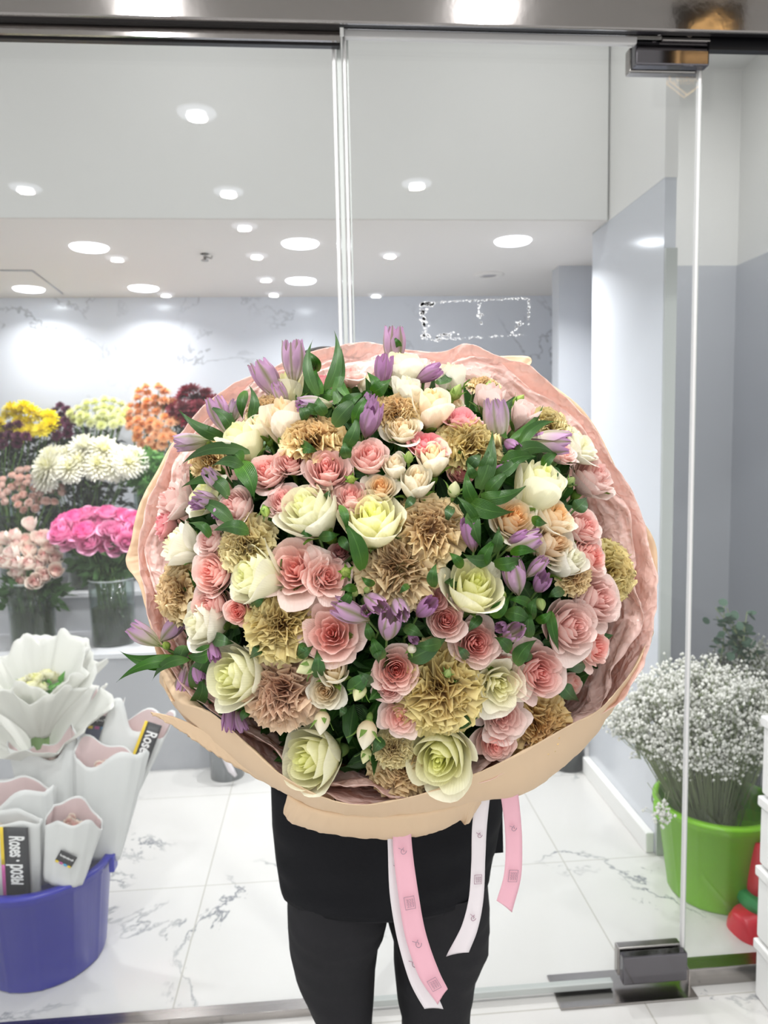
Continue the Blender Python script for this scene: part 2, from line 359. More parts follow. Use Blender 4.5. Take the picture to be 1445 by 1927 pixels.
# small lit sign hanging from the shop ceiling near the front, seen only mirrored in the header
M['gold'] = pm('warm lit tube', 'ffcf8a', .4, emit=6)
sx = aty(1335, 30, 2.37)[0]; sg = thing('lit_sign', (sx, 1.13, 2.72), label='small warm lit hexagonal sign mirrored in the steel header at the top right', cat='sign')
MB().box(-.11, .11, -.004, .0, -.12, .13).build('backing', M['black'], sg, False)
MB().tube([(.07*sin(q*pi/3), .008, .085*cos(q*pi/3)) for q in range(7)], .003, 6).build('outline', M['gold'], sg)
mb = MB()
for zz in (.03, -.005, -.04):
    for k in range(4): x_ = -.036+.022*k; mb.tube([(x_, .008, zz), (x_+.012, .008, zz), (x_+.012, .008, zz+.02), (x_, .008, zz+.02), (x_, .008, zz+.004)], .0016, 5)
mb.build('strokes', M['gold'], sg); MB().tube([(0, 0, .12), (0, 0, HC-2.72)], .003, 6).build('hanger', M['chrome'], sg)

# ================================================================ flowers
def ramp_mat(name, stops, trans=.38, rough=.5, stripe=None, bump=.15, spec=.3, vein=0):
    """petal / leaf material: colour runs along uv.y (0 heart of the flower, 1 outer tips)"""
    m, nt, n, l, b = newmat(name)
    uv = n.new('ShaderNodeUVMap'); sx = n.new('ShaderNodeSeparateXYZ'); l.new(uv.outputs[0], sx.inputs[0])
    cr = n.new('ShaderNodeValToRGB'); l.new(sx.outputs[1], cr.inputs[0])
    while len(cr.color_ramp.elements) < len(stops): cr.color_ramp.elements.new(.5)
    for e, (p, c) in zip(cr.color_ramp.elements, stops): e.position = p; e.color = srgb(c)
    out = cr.outputs[0]
    oi = n.new('ShaderNodeObjectInfo')
    if stripe:                               # (colour, width, strength): stripe down the middle of each petal
        ab = n.new('ShaderNodeMath'); ab.operation = 'SUBTRACT'; ab.inputs[1].default_value = .5; l.new(sx.outputs[0], ab.inputs[0])
        a2 = n.new('ShaderNodeMath'); a2.operation = 'ABSOLUTE'; l.new(ab.outputs[0], a2.inputs[0])
        mr = n.new('ShaderNodeMapRange'); mr.inputs[1].default_value = 0; mr.inputs[2].default_value = stripe[1]; mr.inputs[3].default_value = stripe[2]; mr.inputs[4].default_value = 0
        l.new(a2.outputs[0], mr.inputs[0])
        mx = n.new('ShaderNodeMix'); mx.data_type = 'RGBA'; l.new(mr.outputs[0], mx.inputs[0]); l.new(out, mx.inputs[6]); mx.inputs[7].default_value = srgb(stripe[0]); out = mx.outputs[2]
    hs = n.new('ShaderNodeHueSaturation'); l.new(out, hs.inputs['Color'])
    mr2 = n.new('ShaderNodeMapRange'); mr2.inputs[3].default_value = .93; mr2.inputs[4].default_value = 1.05; l.new(oi.outputs['Random'], mr2.inputs[0]); l.new(mr2.outputs[0], hs.inputs['Value'])
    mr3 = n.new('ShaderNodeMapRange'); mr3.inputs[3].default_value = .85; mr3.inputs[4].default_value = 1.1; l.new(oi.outputs['Random'], mr3.inputs[0]); l.new(mr3.outputs[0], hs.inputs['Saturation'])
    out = hs.outputs[0]
    l.new(out, b.inputs['Base Color']); b.inputs['Roughness'].default_value = rough; b.inputs['Specular IOR Level'].default_value = spec
    if bump:
        wv = n.new('ShaderNodeTexWave'); wv.inputs['Scale'].default_value = 7 if not vein else vein; wv.inputs['Distortion'].default_value = 1.2
        wv.inputs['Detail'].default_value = 2; wv.bands_direction = 'X'
        l.new(uv.outputs[0], wv.inputs[0]); bp = n.new('ShaderNodeBump'); bp.inputs['Strength'].default_value = bump; bp.inputs['Distance'].default_value = .002
        l.new(wv.outputs['Fac'], bp.inputs['Height']); l.new(bp.outputs[0], b.inputs['Normal'])
    if trans:
        tr = n.new('ShaderNodeBsdfTranslucent'); l.new(out, tr.inputs[0]); mx = n.new('ShaderNodeMixShader'); mx.inputs[0].default_value = trans
        l.new(b.outputs[0], mx.inputs[1]); l.new(tr.outputs[0], mx.inputs[2]); l.new(mx.outputs[0], n['Material Output'].inputs[0])
    return m

MP = {
 'white': ramp_mat('white rose petals', [(0, 'edf09c'), (.25, 'f4f4b8'), (.55, 'f7f5d2'), (1, 'f8f6e2')]),
 'palewhite': ramp_mat('ivory rose petals', [(0, 'f2f0c4'), (.4, 'f7f4dc'), (1, 'f9f6ea')]),
 'cream': ramp_mat('cream spray rose petals', [(0, 'f5d9b0'), (.3, 'f8e8c8'), (.65, 'faf2dc'), (1, 'f9f6e8')]),
 'peach': ramp_mat('peach rose petals', [(0, 'f8cc94'), (.3, 'fbdfb6'), (.6, 'fbeed6'), (1, 'faf5e6')]),
 'pink': ramp_mat('pink rose petals', [(0, 'f8aea6'), (.3, 'fbc8c0'), (.62, 'fbdad2'), (1, 'fbe6df')]),
 'palepink': ramp_mat('pale pink rose petals', [(0, 'f9bdb5'), (.35, 'fbd6ce'), (1, 'fbe9e2')]),
 'hotpink': ramp_mat('bright pink rose petals', [(0, 'f596a0'), (.5, 'fbb3b8'), (1, 'fbc8c8')]),
 'dusky': ramp_mat('dusky pink rose petals', [(0, 'c9777a'), (.5, 'd79a98'), (1, 'dfb1aa')]),
 'tan': ramp_mat('tan carnation petals', [(0, 'e0b48e'), (.45, 'ecce9e'), (.8, 'f0dba8'), (1, 'f4e5b8')], trans=.25, rough=.6),
 'olive': ramp_mat('greenish tan carnation petals', [(0, 'dfb486'), (.35, 'e8d298'), (.75, 'eee0a2'), (1, 'f3e9b2')], trans=.25, rough=.6),
 'rosy': ramp_mat('rosy tan carnation petals', [(0, 'd8a692'), (.45, 'e4c0a4'), (.8, 'ecd0b0'), (1, 'f0dcc0')], trans=.25, rough=.6),
 'lilac': ramp_mat('lilac alstroemeria petals', [(0, 'b9bd80'), (.22, 'd6c8bf'), (.5, 'd0adc8'), (1, 'cfa0cc')], stripe=('858c4c', .2, .85), rough=.45),
 'lilacpale': ramp_mat('pale alstroemeria petals', [(0, 'b4bd7c'), (.3, 'dbd8b8'), (.65, 'd2b8c8'), (1, 'bb8fbe')], stripe=('8f9656', .2, .75), rough=.45),
 'plum': ramp_mat('plum alstroemeria petals', [(0, '9a8a60'), (.35, 'b48aac'), (1, 'b783b6')], stripe=('6f6a40', .12, .5), rough=.45),
 'leaf': ramp_mat('alstroemeria leaf', [(0, '527c2e'), (.3, '2f5a1a'), (1, '2c5518')], trans=.15, rough=.45, stripe=('5c8a3e', .04, .6), bump=.35, vein=4, spec=.35),
 'rleaf': ramp_mat('rose leaf', [(0, '35602a'), (1, '2c5420')], trans=.15, rough=.4, stripe=('5e8a48', .05, .6), bump=.3, vein=5, spec=.5),
 'sepal': ramp_mat('green sepals', [(0, '86a552'), (.5, '7d9f4c'), (1, '6d9440')], trans=.2, rough=.5),
 'bud': ramp_mat('pale green bud', [(0, 'b3bf6c'), (.5, 'd9dca0'), (1, 'e4e3ae')], trans=.2),
 'greenbud': ramp_mat('green bud', [(0, '7a9a44'), (.6, '95ad58'), (1, 'a9b868')], trans=.15, stripe=('5f8034', .15, .6)),
 'stem': pm('green stem', '5f8040', .5),
}

def petal(mb, th, W, R_, H, z0, flare, tip, seed, skew=0., ruf=.02, c0=0., c1=1., nu=13, nv=10, close=0., belly=.5):
    """one petal of a cup: th heading, W half angle, R_ cup radius, H height; flare bends the lip outward"""
    r = random.Random(seed); ph = [r.uniform(0, 6.28) for _ in range(4)]; u = np.linspace(-1, 1, nu)[None, :]; v = np.linspace(0, 1, nv)[:, None]
    vt = v*(1-.42*np.abs(u)**3.2-.04*(1+np.cos(3*u+ph[0])))           # rounded outline, lower at the sides
    prof = np.sin(np.clip(vt*pi*.60, 0, pi))
    rr = R_*(.16+.88*prof)*(1-close*vt**3)
    wid = W*(.42+.58*np.sin(np.clip(v*1.3, 0, 1)*pi/2))
    lip = flare*vt**5*(1+.25*np.abs(u)**2)
    rr = rr+lip*(1+.25*np.sin(3*u+ph[1]))+skew*u*R_*.5+ruf*v**2*np.sin(4*u+ph[2])+ruf*.5*v**3*np.sin(9*u+ph[3])
    z = z0+H*vt-np.abs(lip)*(.30+tip*(1-np.abs(u)))*v**2+ruf*.6*v**2*np.cos(4*u+ph[1])
    a = th+wid*u
    P = np.stack([rr*np.cos(a), rr*np.sin(a), z+0*a], -1)
    uvy = c0+(c1-c0)*v**1.2+0*u; uvx = (u+1)/2+0*v
    mb.grid(P, np.stack([uvx, uvy], -1))

def rose_mesh(name, mat, seed, layers, tw=2.4):
    mb = MB(); r = random.Random(seed); th = r.uniform(0, 6)
    for k, (n, R_, H, fl, W, c0, c1, close, ruf) in enumerate(layers):
        for i in range(n):
            petal(mb, th+2*pi*i/n+r.uniform(-.18, .18), W*r.uniform(.9, 1.12), R_*r.uniform(.94, 1.05), H*r.uniform(.95, 1.05), -.95, fl*r.uniform(.7, 1.35), r.uniform(.1, .5), r.random(),
                  skew=.16 if k < 7 else .08, ruf=ruf, c0=c0, c1=c1, close=close)
        th += tw*.6+r.uniform(-.2, .2)
    return mb.mesh(name, mat)
#  n, R, H, flare, halfwidth, c0, c1, close, ruffle
L_WHITE = [(1, .06, 1.56, .0, 2.6, 0, .05, .3, .0), (2, .11, 1.58, .0, 1.9, 0, .12, .25, .006), (2, .18, 1.58, .0, 1.8, .0, .2, .22, .01), (3, .26, 1.57, .01, 1.35, .0, .3, .2, .012),
           (3, .35, 1.56, .02, 1.3, .1, .4, .17, .015), (3, .46, 1.53, .03, 1.25, .15, .5, .12, .018), (3, .57, 1.52, .06, 1.2, .25, .62, .07, .025), (3, .68, 1.46, .11, 1.15, .4, .85, .04, .03),
           (3, .77, 1.36, .22, 1.05, .55, 1, 0, .035)]
L_BUD = [(1, .08, 1.62, .0, 2.2, 0, .1, .4, .0), (2, .15, 1.62, .0, 1.7, .1, .3, .4, .008), (2, .24, 1.60, .01, 1.6, .1, .4, .35, .01), (3, .36, 1.58, .02, 1.3, .2, .5, .3, .012), (3, .50, 1.55, .04, 1.2, .3, .7, .22, .02),
         (3, .64, 1.5, .12, 1.15, .5, 1, .1, .035)]
L_SPRAY = [(2, .06, 1.36, .0, 1.9, 0, .05, .15, .0), (3, .12, 1.38, .0, 1.25, 0, .1, .15, .012), (3, .19, 1.38, .01, 1.25, 0, .18, .14, .018), (4, .28, 1.37, .02, 1.0, .05, .28, .12, .022), (4, .38, 1.35, .03, .98, .1, .38, .1, .025),
           (4, .49, 1.31, .05, .95, .2, .5, .07, .028), (5, .61, 1.25, .09, .8, .3, .68, .04, .032), (4, .72, 1.14, .17, .95, .5, .9, .0, .035), (3, .82, 1.02, .28, 1.05, .65, 1, 0, .04)]
L_OPEN = [(2, .08, 1.05, .0, 1.7, 0, .1, .1, .01), (3, .17, 1.1, .01, 1.1, 0, .15, .1, .02), (4, .28, 1.14, .03, .9, 0, .3, .1, .035), (4, .41, 1.14, .05, .9, .1, .4, .06, .04), (4, .55, 1.14, .10, .95, .2, .6, .02, .045),
          (4, .69, 1.05, .20, .95, .4, .8, 0, .05), (4, .82, .9, .34, .9, .6, 1, 0, .06)]

def carnation_mesh(name, mat, seed, n=56, flat=.78):
    mb = MB(); r = random.Random(seed)
    for i in range(n):
        t = (i+.5)/n; phi = (t**.62)*1.62+r.uniform(-.09, .09); th = i*2.39996+r.uniform(-.25, .25)
        L = 1.0*(1.0-.10*cos(phi))*r.uniform(.86, 1.08); Wd = L*r.uniform(.42, .6)*(1.2 if phi > 1.1 else .9)
        d = N([sin(phi)*cos(th), sin(phi)*sin(th), cos(phi)*flat+.0])
        s0 = N([-sin(th), cos(th), 0]); rot = r.uniform(-1.3, 1.3) if phi < 1.0 else r.uniform(-.4, .4); nn = np.cross(d, s0)
        s = s0*cos(rot)+nn*sin(rot); nn = np.cross(s, d); nn = nn/np.linalg.norm(nn)
        nu, nv = 17, 8; u = np.linspace(-1, 1, nu)[None, :, None]; v = np.linspace(0, 1, nv)[:, None, None]
        k = r.uniform(3.5, 6.5); p1, p2, p3 = r.uniform(0, 6), r.uniform(0, 6), r.uniform(0, 6)
        A = (.23 if phi < 1.15 else .12)*L
        tip = 1+.03*np.sin(26*u+p3)+.03*np.sin(15*u+p1)-.20*u**2
        ruf = A*v**1.6*(np.sin(k*u*2.1+p1)+.45*np.sin(k*4.1*u+p2))
        droop = (.16 if phi > 1.15 else -.04)*L*v**2.6
        P = N([0, 0, -.42])+d*(L*v*tip*1.25)*1.0+s*(Wd*u*(.18+.82*v**.9))+nn*ruf+N([0, 0, -1])*droop
        c = .08+.55*(phi/1.7)+.5*v[..., 0]**2.2-.15
        mb.grid(P, np.stack([(u[..., 0]+1)/2+0*v[..., 0], np.clip(c+0*u[..., 0], 0, 1)], -1))
    return mb.mesh(name, mat)

def calyx_mesh(n=5, L=.75, w=.2, r0=.16, z0=-.95, seed=0, tube=True, curl=.25, R1=.55):
    mb = MB(); r = random.Random(seed)
    if tube: mb.lathe([(.06, z0-.42), (.15, z0-.30), (.19, z0-.15), (.17, z0+.02)], 12)
    for i in range(n):
        th = 2*pi*i/n+r.uniform(-.2, .2); u = np.linspace(-1, 1, 5)[None, :]; v = np.linspace(0, 1, 9)[:, None]
        rr = r0+(R1-r0)*np.sin(v*pi/2)+curl*v**3*r.uniform(.2, 1.6); z = z0+L*v*r.uniform(.7, 1.1)-curl*v**3*.6
        ww = w*np.sin(np.clip(v*.92+.16, 0, 1)*pi)**.7*(1-v*.5)
        P = np.stack([rr*cos(th)-ww*u*sin(th), rr*sin(th)+ww*u*cos(th), z+.06*np.abs(u)], -1)
        mb.grid(P, np.stack([(u+1)/2+0*v, v+0*u], -1))
    return mb
def alstro_mesh(name, mat, seed, openness=.2):
    mb = MB(); r = random.Random(seed); th0 = r.uniform(0, 6)
    for lay in (0, 1):
        for i in range(3):
            th = th0+2*pi*i/3+lay*pi/3+r.uniform(-.12, .12); nu, nv = 9, 14
            u = np.linspace(-1, 1, nu)[None, :]; v = np.linspace(0, 1, nv)[:, None]
            Rm = (.47 if lay else .40)*r.uniform(.92, 1.08)
            rr = .07+Rm*np.sin(np.clip(v*1.08, 0, 1)*pi*.62)/1.0*(1-.30*(1-openness*2)*v**2)+openness*.5*v**4
            W = (.95 if lay else .7)*(.35+.65*np.sin(np.clip(v*1.15, 0, 1)*pi*.56))*(1-.65*np.clip(v-.72, 0, 1)/.28*1.0)
            a = th+W*u; z = -.95+1.9*v*r.uniform(.93, 1.03)-.06*np.abs(u)*v+.03*np.sin(9*u+i)*v**4
            rr = rr*(1-.12*(1-np.abs(u))*v*0)+.03*v**3*np.sin(6*u+i*2)
            P = np.stack([rr*np.cos(a), rr*np.sin(a), z+0*a], -1)
            mb.grid(P, np.stack([(u+1)/2+0*v, v+0*u], -1))
    return mb.mesh(name, mat)
def egg(mb, R_, H, z0, n=14, m=0, pow_=.8):
    k = 9; P = np.zeros((k, n, 3)); uv = np.zeros((k, n, 2))
    for i in range(k):
        v = i/(k-1); rr = R_*sin(pi*min(max(v, .02), .985)**pow_)**.8
        for j in range(n): t = 2*pi*j/n; P[i, j] = (rr*cos(t), rr*sin(t), z0+H*v); uv[i, j] = ((j*3/n) % 1, v)
    mb.grid(P, uv, closed=True)

VAR = {}
def variants(kind):
    """a few meshes of each kind, shared by all their copies"""
    if kind in VAR: return VAR[kind]
    k = kind.split(':'); out = []
    nv = 4
    for s in range(nv):
        sd = 11*s+sum(map(ord, kind))
        if k[0] == 'rose': me = rose_mesh('bloom', MP[k[1]], sd, {'full': L_WHITE, 'bud': L_BUD, 'spray': L_SPRAY, 'open': L_OPEN}[k[2]])
        elif k[0] == 'carn': me = carnation_mesh('bloom', MP[k[1]], sd)
        elif k[0] == 'alst': me = alstro_mesh('bloom', MP[k[1]], sd, .0+.07*(s % 2))
        out.append(me)
    VAR[kind] = out; return out
CALYX = [calyx_mesh(5, .8, .2, .16, -.95, s).mesh('calyx', MP['sepal']) for s in range(4)]
CALYXBIG = [calyx_mesh(5, 1.5, .24, .2, -.95, s, curl=.35, R1=.62).mesh('calyx', MP['sepal']) for s in range(3)]
CCAL = [MB().lathe([(.08, -1.5), (.16, -1.35), (.2, -.9), (.26, -.55), (.1, -.5)], 12).mesh('calyx', MP['sepal'])]
BUDM = {c: [] for c in ('bud', 'greenbud', 'cream')}
for c in BUDM:
    for s in range(2):
        mb = MB(); egg(mb, .55, 1.6, -.95, pow_=.75); BUDM[c].append(mb.mesh('bud', MP[c]))

# ---------------------------------------------------------------- the dome of the bouquet
DC = aty(742, 1100, .95)                                  # centre of the dome
DR = N([.288, .20, .285])
HAND = aty(735, 1405, 1.07)
def on_dome(px, py, k=1.0):
    d = ray(px, py); o = (N([0, 0, H_EYE])-DC)/(DR*k); dd = d/(DR*k)
    A = dd@dd; B = o@dd; Cc = o@o-1; disc = B*B-A*Cc
    t = (-B-sqrt(disc))/A if disc > 0 else -B/A
    return N([0, 0, H_EYE])+d*t
CAMP = N([0, 0, H_EYE])
def rot_to(z, spin=0.):
    q = Vector((0, 0, 1)).rotation_difference(Vector(z)); return q @ Matrix.Rotation(spin, 3, 'Z').to_quaternion()
def img_dir(dx, dy, toward=0.):
    """world direction: right dx, down dy in the picture plane, and toward the camera"""
    return AXW*dx-UPW*dy-FWW*toward
AXW, UPW, FWW = right, up, fwd

# ================================================================ the bouquet's flowers
# kind, px, py, diameter px, colour, form, look, (optional: lean dx, dy, toward)
FL = [
 ('white_rose', 583, 962, 116, 'white', 'full', 'large white rose with greenish heart', (-.35, -.5, .9)),
 ('white_rose', 702, 982, 118, 'white', 'full', 'large white rose with a tight greenish spiral', (.05, -.45, .9)),
 ('white_rose', 482, 1085, 112, 'white', 'full', 'large white rose turned to the left', (-.75, -.15, .8)),
 ('white_rose', 890, 1108, 112, 'white', 'full', 'large white rose with a small yellow green heart', (.2, -.35, .9)),
 ('white_rose', 446, 1272, 118, 'white', 'full', 'large white rose with a tall open face', (-.3, .1, .95)),
 ('white_rose', 944, 1292, 112, 'palewhite', 'open', 'wide open ivory rose', (.1, .2, .95)),
 ('white_rose', 590, 1425, 124, 'white', 'full', 'large white rose hanging over the paper', (-.3, .15, .9)),
 ('white_rose', 830, 1420, 132, 'white', 'full', 'biggest white rose with broad outer petals', (-.1, .3, .9)),
 ('white_rose', 1012, 915, 104, 'white', 'bud', 'closed egg-shaped white rose', (.35, -.8, .35)),
 ('white_rose', 385, 1172, 92, 'palewhite', 'full', 'half hidden white rose', (-.5, .2, .8)),
 ('white_rose', 456, 832, 92, 'white', 'bud', 'white rose seen from the side', (-.3, -.9, .3)),
 ('white_rose', 757, 694, 88, 'palewhite', 'full', 'white rose opening to the sky', (.0, -.95, .35)),
 ('white_rose', 545, 728, 68, 'white', 'bud', 'greenish white rose seen from the side', (-.2, -.9, .3)),
 ('white_rose', 848, 710, 64, 'palewhite', 'bud', 'small ivory rose seen from the side', (-.3, -.9, .3)),
 ('white_rose', 765, 735, 62, 'palewhite', 'bud', 'small ivory rose seen from the side', (.1, -.9, .4)),
 ('white_rose', 695, 724, 48, 'palewhite', 'bud', 'little ivory rosebud', (0, -.95, .3)),
 ('white_rose', 1098, 832, 88, 'palewhite', 'open', 'ruffled greenish white rose', (.6, -.6, .5)),
 ('white_rose', 342, 1027, 84, 'palewhite', 'full', 'ivory rose turned to the left', (-.85, -.15, .5)),
 ('white_rose', 378, 925, 92, 'white', 'open', 'white rose with loose petals', (-.75, -.5, .5)),
 ('white_rose', 1068, 1058, 72, 'palewhite', 'bud', 'pale narrow white rose', (.55, -.4, .6)),
 ('spray_rose', 628, 1262, 66, 'cream', 'bud', 'closed cream rose with green edges', (.0, -.6, .75)),
 ('spray_rose', 812, 765, 84, 'peach', 'bud', 'peach cream rose with rolled petals', (.1, -.8, .6)),
 ('spray_rose', 757, 805, 68, 'cream', 'spray', 'open cream rose', (-.1, -.6, .8)),
 ('spray_rose', 856, 758, 40, 'cream', 'spray', 'tiny cream rose', (.3, -.6, .7)),
 ('spray_rose', 742, 878, 54, 'cream', 'bud', 'narrow cream rosebud', (-.1, -.7, .7)),
 ('spray_rose', 815, 862, 70, 'cream', 'bud', 'ruffled cream rosebud', (-.1, -.7, .7)),
 ('spray_rose', 783, 908, 72, 'cream', 'bud', 'plump cream rosebud', (.1, -.7, .7)),
 ('spray_rose', 717, 915, 58, 'peach', 'spray', 'small peach rose partly covered', (0, -.5, .9)),
 ('spray_rose', 968, 973, 88, 'peach', 'spray', 'peach rose with a swirled apricot heart', (.2, -.4, .9)),
 ('spray_rose', 1046, 968, 84, 'peach', 'spray', 'peach rose seen edge on', (.5, -.7, .5)),
 ('spray_rose', 1043, 1022, 92, 'peach', 'spray', 'peach rose with an apricot heart facing right', (.55, -.15, .8)),
 ('spray_rose', 535, 790, 92, 'peach', 'bud', 'blush cream rose seen from the side', (-.1, -.9, .35)),
 ('spray_rose', 490, 800, 52, 'cream', 'bud', 'small blush cream rose', (-.4, -.8, .4)),
 ('spray_rose', 612, 1300, 66, 'cream', 'spray', 'cream rose with a packed heart', (-.1, .0, 1)),
 ('spray_rose', 500, 886, 78, 'pink', 'spray', 'pink rose facing up and left', (-.3, -.45, .9)),
 ('spray_rose', 545, 866, 64, 'pink', 'spray', 'pink rose with a deep pink heart', (.0, -.45, .9)),
 ('spray_rose', 615, 882, 92, 'pink', 'spray', 'wide pink rose', (.05, -.4, .95)),
 ('spray_rose', 694, 862, 72, 'pink', 'full', 'cup-shaped pink rose', (.0, -.55, .85)),
 ('spray_rose', 438, 952, 80, 'palepink', 'spray', 'pink rose leaning left', (-.6, -.35, .8)),
 ('spray_rose', 532, 940, 70, 'pink', 'spray', 'pink rose half behind a white one', (-.2, -.6, .8)),
 ('spray_rose', 662, 934, 72, 'pink', 'spray', 'pink rose tucked behind two white roses', (.0, -.7, .7)),
 ('spray_rose', 550, 1066, 116, 'palepink', 'open', 'wide open pink rose', (-.15, -.25, .95)),
 ('spray_rose', 617, 1082, 88, 'palepink', 'open', 'dusky pink open rose', (.35, -.15, .9)),
 ('spray_rose', 622, 1190, 116, 'palepink', 'open', 'wide open pink rose with a curled bud heart', (.0, -.15, 1)),
 ('spray_rose', 397, 1076, 86, 'palepink', 'spray', 'pink rose with dewy outer petals', (-.4, -.1, .9)),
 ('spray_rose', 394, 1140, 80, 'pink', 'spray', 'pink rose facing down and left', (-.35, .15, .9)),
 ('spray_rose', 447, 1150, 54, 'pink', 'spray', 'small pink rose', (-.1, .15, 1)),
 ('spray_rose', 840, 1166, 70, 'pink', 'spray', 'small pink rose with a round spiral', (.0, -.15, 1)),
 ('spray_rose', 897, 1210, 82, 'pink', 'spray', 'pink rose with a perfect round face', (.05, .0, 1)),
 ('spray_rose', 745, 1260, 82, 'palepink', 'spray', 'pink rose packed with petals', (.0, .0, 1)),
 ('spray_rose', 731, 1294, 56, 'pink', 'spray', 'small pink rose peeping out', (-.2, .1, 1)),
 ('spray_rose', 752, 1350, 80, 'palepink', 'open', 'loose pink rose', (-.2, .2, .9)),
 ('spray_rose', 1014, 1266, 106, 'pink', 'spray', 'large pink rose', (.15, .05, 1)),
 ('spray_rose', 1078, 1178, 108, 'palepink', 'spray', 'large pale pink rose with a pointed heart', (.3, -.05, .95)),
 ('spray_rose', 1124, 1126, 108, 'palepink', 'spray', 'large pale pink rose with droplets', (.4, -.1, .9)),
 ('spray_rose', 1120, 1218, 78, 'pink', 'spray', 'pink rose low down', (.55, .1, .8)),
 ('spray_rose', 1100, 990, 76, 'pink', 'spray', 'small pink rose', (.5, -.25, .8)),
 ('spray_rose', 1112, 1044, 78, 'pink', 'spray', 'crinkled pink rose', (.6, -.2, .75)),
 ('spray_rose', 1120, 894, 90, 'palepink', 'spray', 'pale pink rose facing up', (.45, -.55, .7)),
 ('spray_rose', 870, 780, 72, 'hotpink', 'open', 'bright pink rose seen from the side', (.1, -.85, .5)),
 ('spray_rose', 802, 828, 74, 'hotpink', 'open', 'bright pink rose with a flat top', (.0, -.8, .6)),
 ('spray_rose', 922, 748, 62, 'palepink', 'bud', 'pale pink rose seen from the side', (.1, -.95, .3)),
 ('spray_rose', 985, 778, 60, 'palepink', 'bud', 'pale pink rose seen from the side', (.4, -.85, .3)),
 ('spray_rose', 1022, 790, 46, 'pink', 'spray', 'small pink rose', (.4, -.6, .6)),
 ('spray_rose', 655, 698, 64, 'palepink', 'open', 'pale pink rose seen from the side', (.0, -.95, .3)),
 ('spray_rose', 606, 716, 42, 'hotpink', 'spray', 'small bright pink rose', (-.1, -.8, .4)),
 ('spray_rose', 800, 682, 56, 'palepink', 'open', 'pale pink rose behind the white ones', (.1, -.95, .2)),
 ('spray_rose', 900, 700, 56, 'palepink', 'open', 'pale pink rose by the tissue', (.2, -.95, .2)),
 ('spray_rose', 322, 940, 84, 'palepink', 'spray', 'pale pink rose at the edge of the tissue', (-.85, -.3, .5)),
 ('spray_rose', 306, 985, 56, 'hotpink', 'spray', 'pink rose against the tissue', (-.9, -.1, .4)),
 ('spray_rose', 392, 1015, 58, 'palepink', 'spray', 'small pink rose', (-.6, -.3, .7)),
 ('spray_rose', 948, 1352, 92, 'palepink', 'open', 'pink rose with one broad dewy petal', (-.1, .1, 1)),
 ('spray_rose', 932, 1398, 76, 'pink', 'spray', 'pink rose facing down', (-.2, .35, .9)),
 ('spray_rose', 1072, 1284, 46, 'palepink', 'bud', 'little pale pink rose', (.5, .1, .8)),
 ('spray_rose', 868, 888, 46, 'dusky', 'spray', 'shaded dusky pink rose', (.0, -.4, .9)),
 ('spray_rose', 945, 1220, 42, 'dusky', 'spray', 'tiny dusky pink rose', (.1, -.1, 1)),
 ('spray_rose', 640, 1036, 36, 'dusky', 'spray', 'tiny dusky pink rose', (.1, -.3, .9)),
 ('spray_rose', 812, 1124, 56, 'dusky', 'open', 'dusky pink rose in the shade', (.1, -.3, .9)),
 ('spray_rose', 1062, 846, 60, 'palepink', 'open', 'pale pink rose', (.4, -.6, .6)),
 ('carnation', 812, 985, 118, 'tan', '', 'large tan carnation', (.2, -.4, .9)),
 ('carnation', 748, 1062, 128, 'tan', '', 'large tan carnation with a tight heart', (-.1, -.2, 1)),
 ('carnation', 455, 1015, 100, 'olive', '', 'olive tan carnation', (-.5, -.5, .75)),
 ('carnation', 525, 1172, 118, 'olive', '', 'yellowish carnation with a rosy heart', (-.1, .0, 1)),
 ('carnation', 527, 1302, 122, 'rosy', '', 'rosy tan carnation', (-.1, .1, 1)),
 ('carnation', 830, 1300, 148, 'olive', '', 'largest carnation, tan with a rosy heart', (.0, .1, 1)),
 ('carnation', 590, 815, 100, 'tan', '', 'tan carnation seen from the side', (.1, -.85, .5)),
 ('carnation', 885, 827, 98, 'olive', '', 'greenish tan carnation', (.1, -.45, .9)),
 ('carnation', 746, 768, 74, 'tan', '', 'small tan carnation', (.0, -.7, .7)),
 ('carnation', 325, 1110, 96, 'tan', '', 'tan carnation leaning out over the tissue', (-.8, .0, .6)),
 ('carnation', 1164, 1075, 104, 'olive', '', 'tan carnation leaning out over the tissue', (.85, .0, .5)),
 ('carnation', 1022, 1372, 104, 'tan', '', 'tan carnation', (.3, .3, .9)),
 ('carnation', 757, 1456, 102, 'tan', '', 'tan carnation over the paper edge', (.0, .4, .9)),
 ('carnation', 1040, 792, 72, 'olive', '', 'small yellowish carnation', (.6, -.7, .4)),
 ('carnation', 388, 856, 70, 'tan', '', 'small tan carnation', (-.6, -.6, .5)),
 ('carnation', 500, 766, 72, 'tan', '', 'small tan carnation', (-.3, -.8, .5)),
 ('carnation', 912, 722, 50, 'tan', '', 'little tan carnation', (.2, -.9, .4)),
 ('carnation', 738, 1412, 62, 'olive', '', 'pale tan carnation', (-.1, .1, 1)),
 ('carnation', 775, 1080, 60, 'olive', '', 'partly hidden pale carnation', (.5, .2, .9)),
 ('carnation', 1085, 1080, 62, 'tan', '', 'shaded tan carnation', (.5, .0, .8)),
]
PARTS_STEM = {}
def stem_mesh(loc, zdir):
    """stem from the head down to the tie point, as world-space points made local"""
    return None
items = []       # for labels: (name, px, py, obj, look)
def scale_of(P, dpx): return dpx/2*np.dot(P-CAMP, fwd)/FPX
RB = random.Random(5)
VN = {}
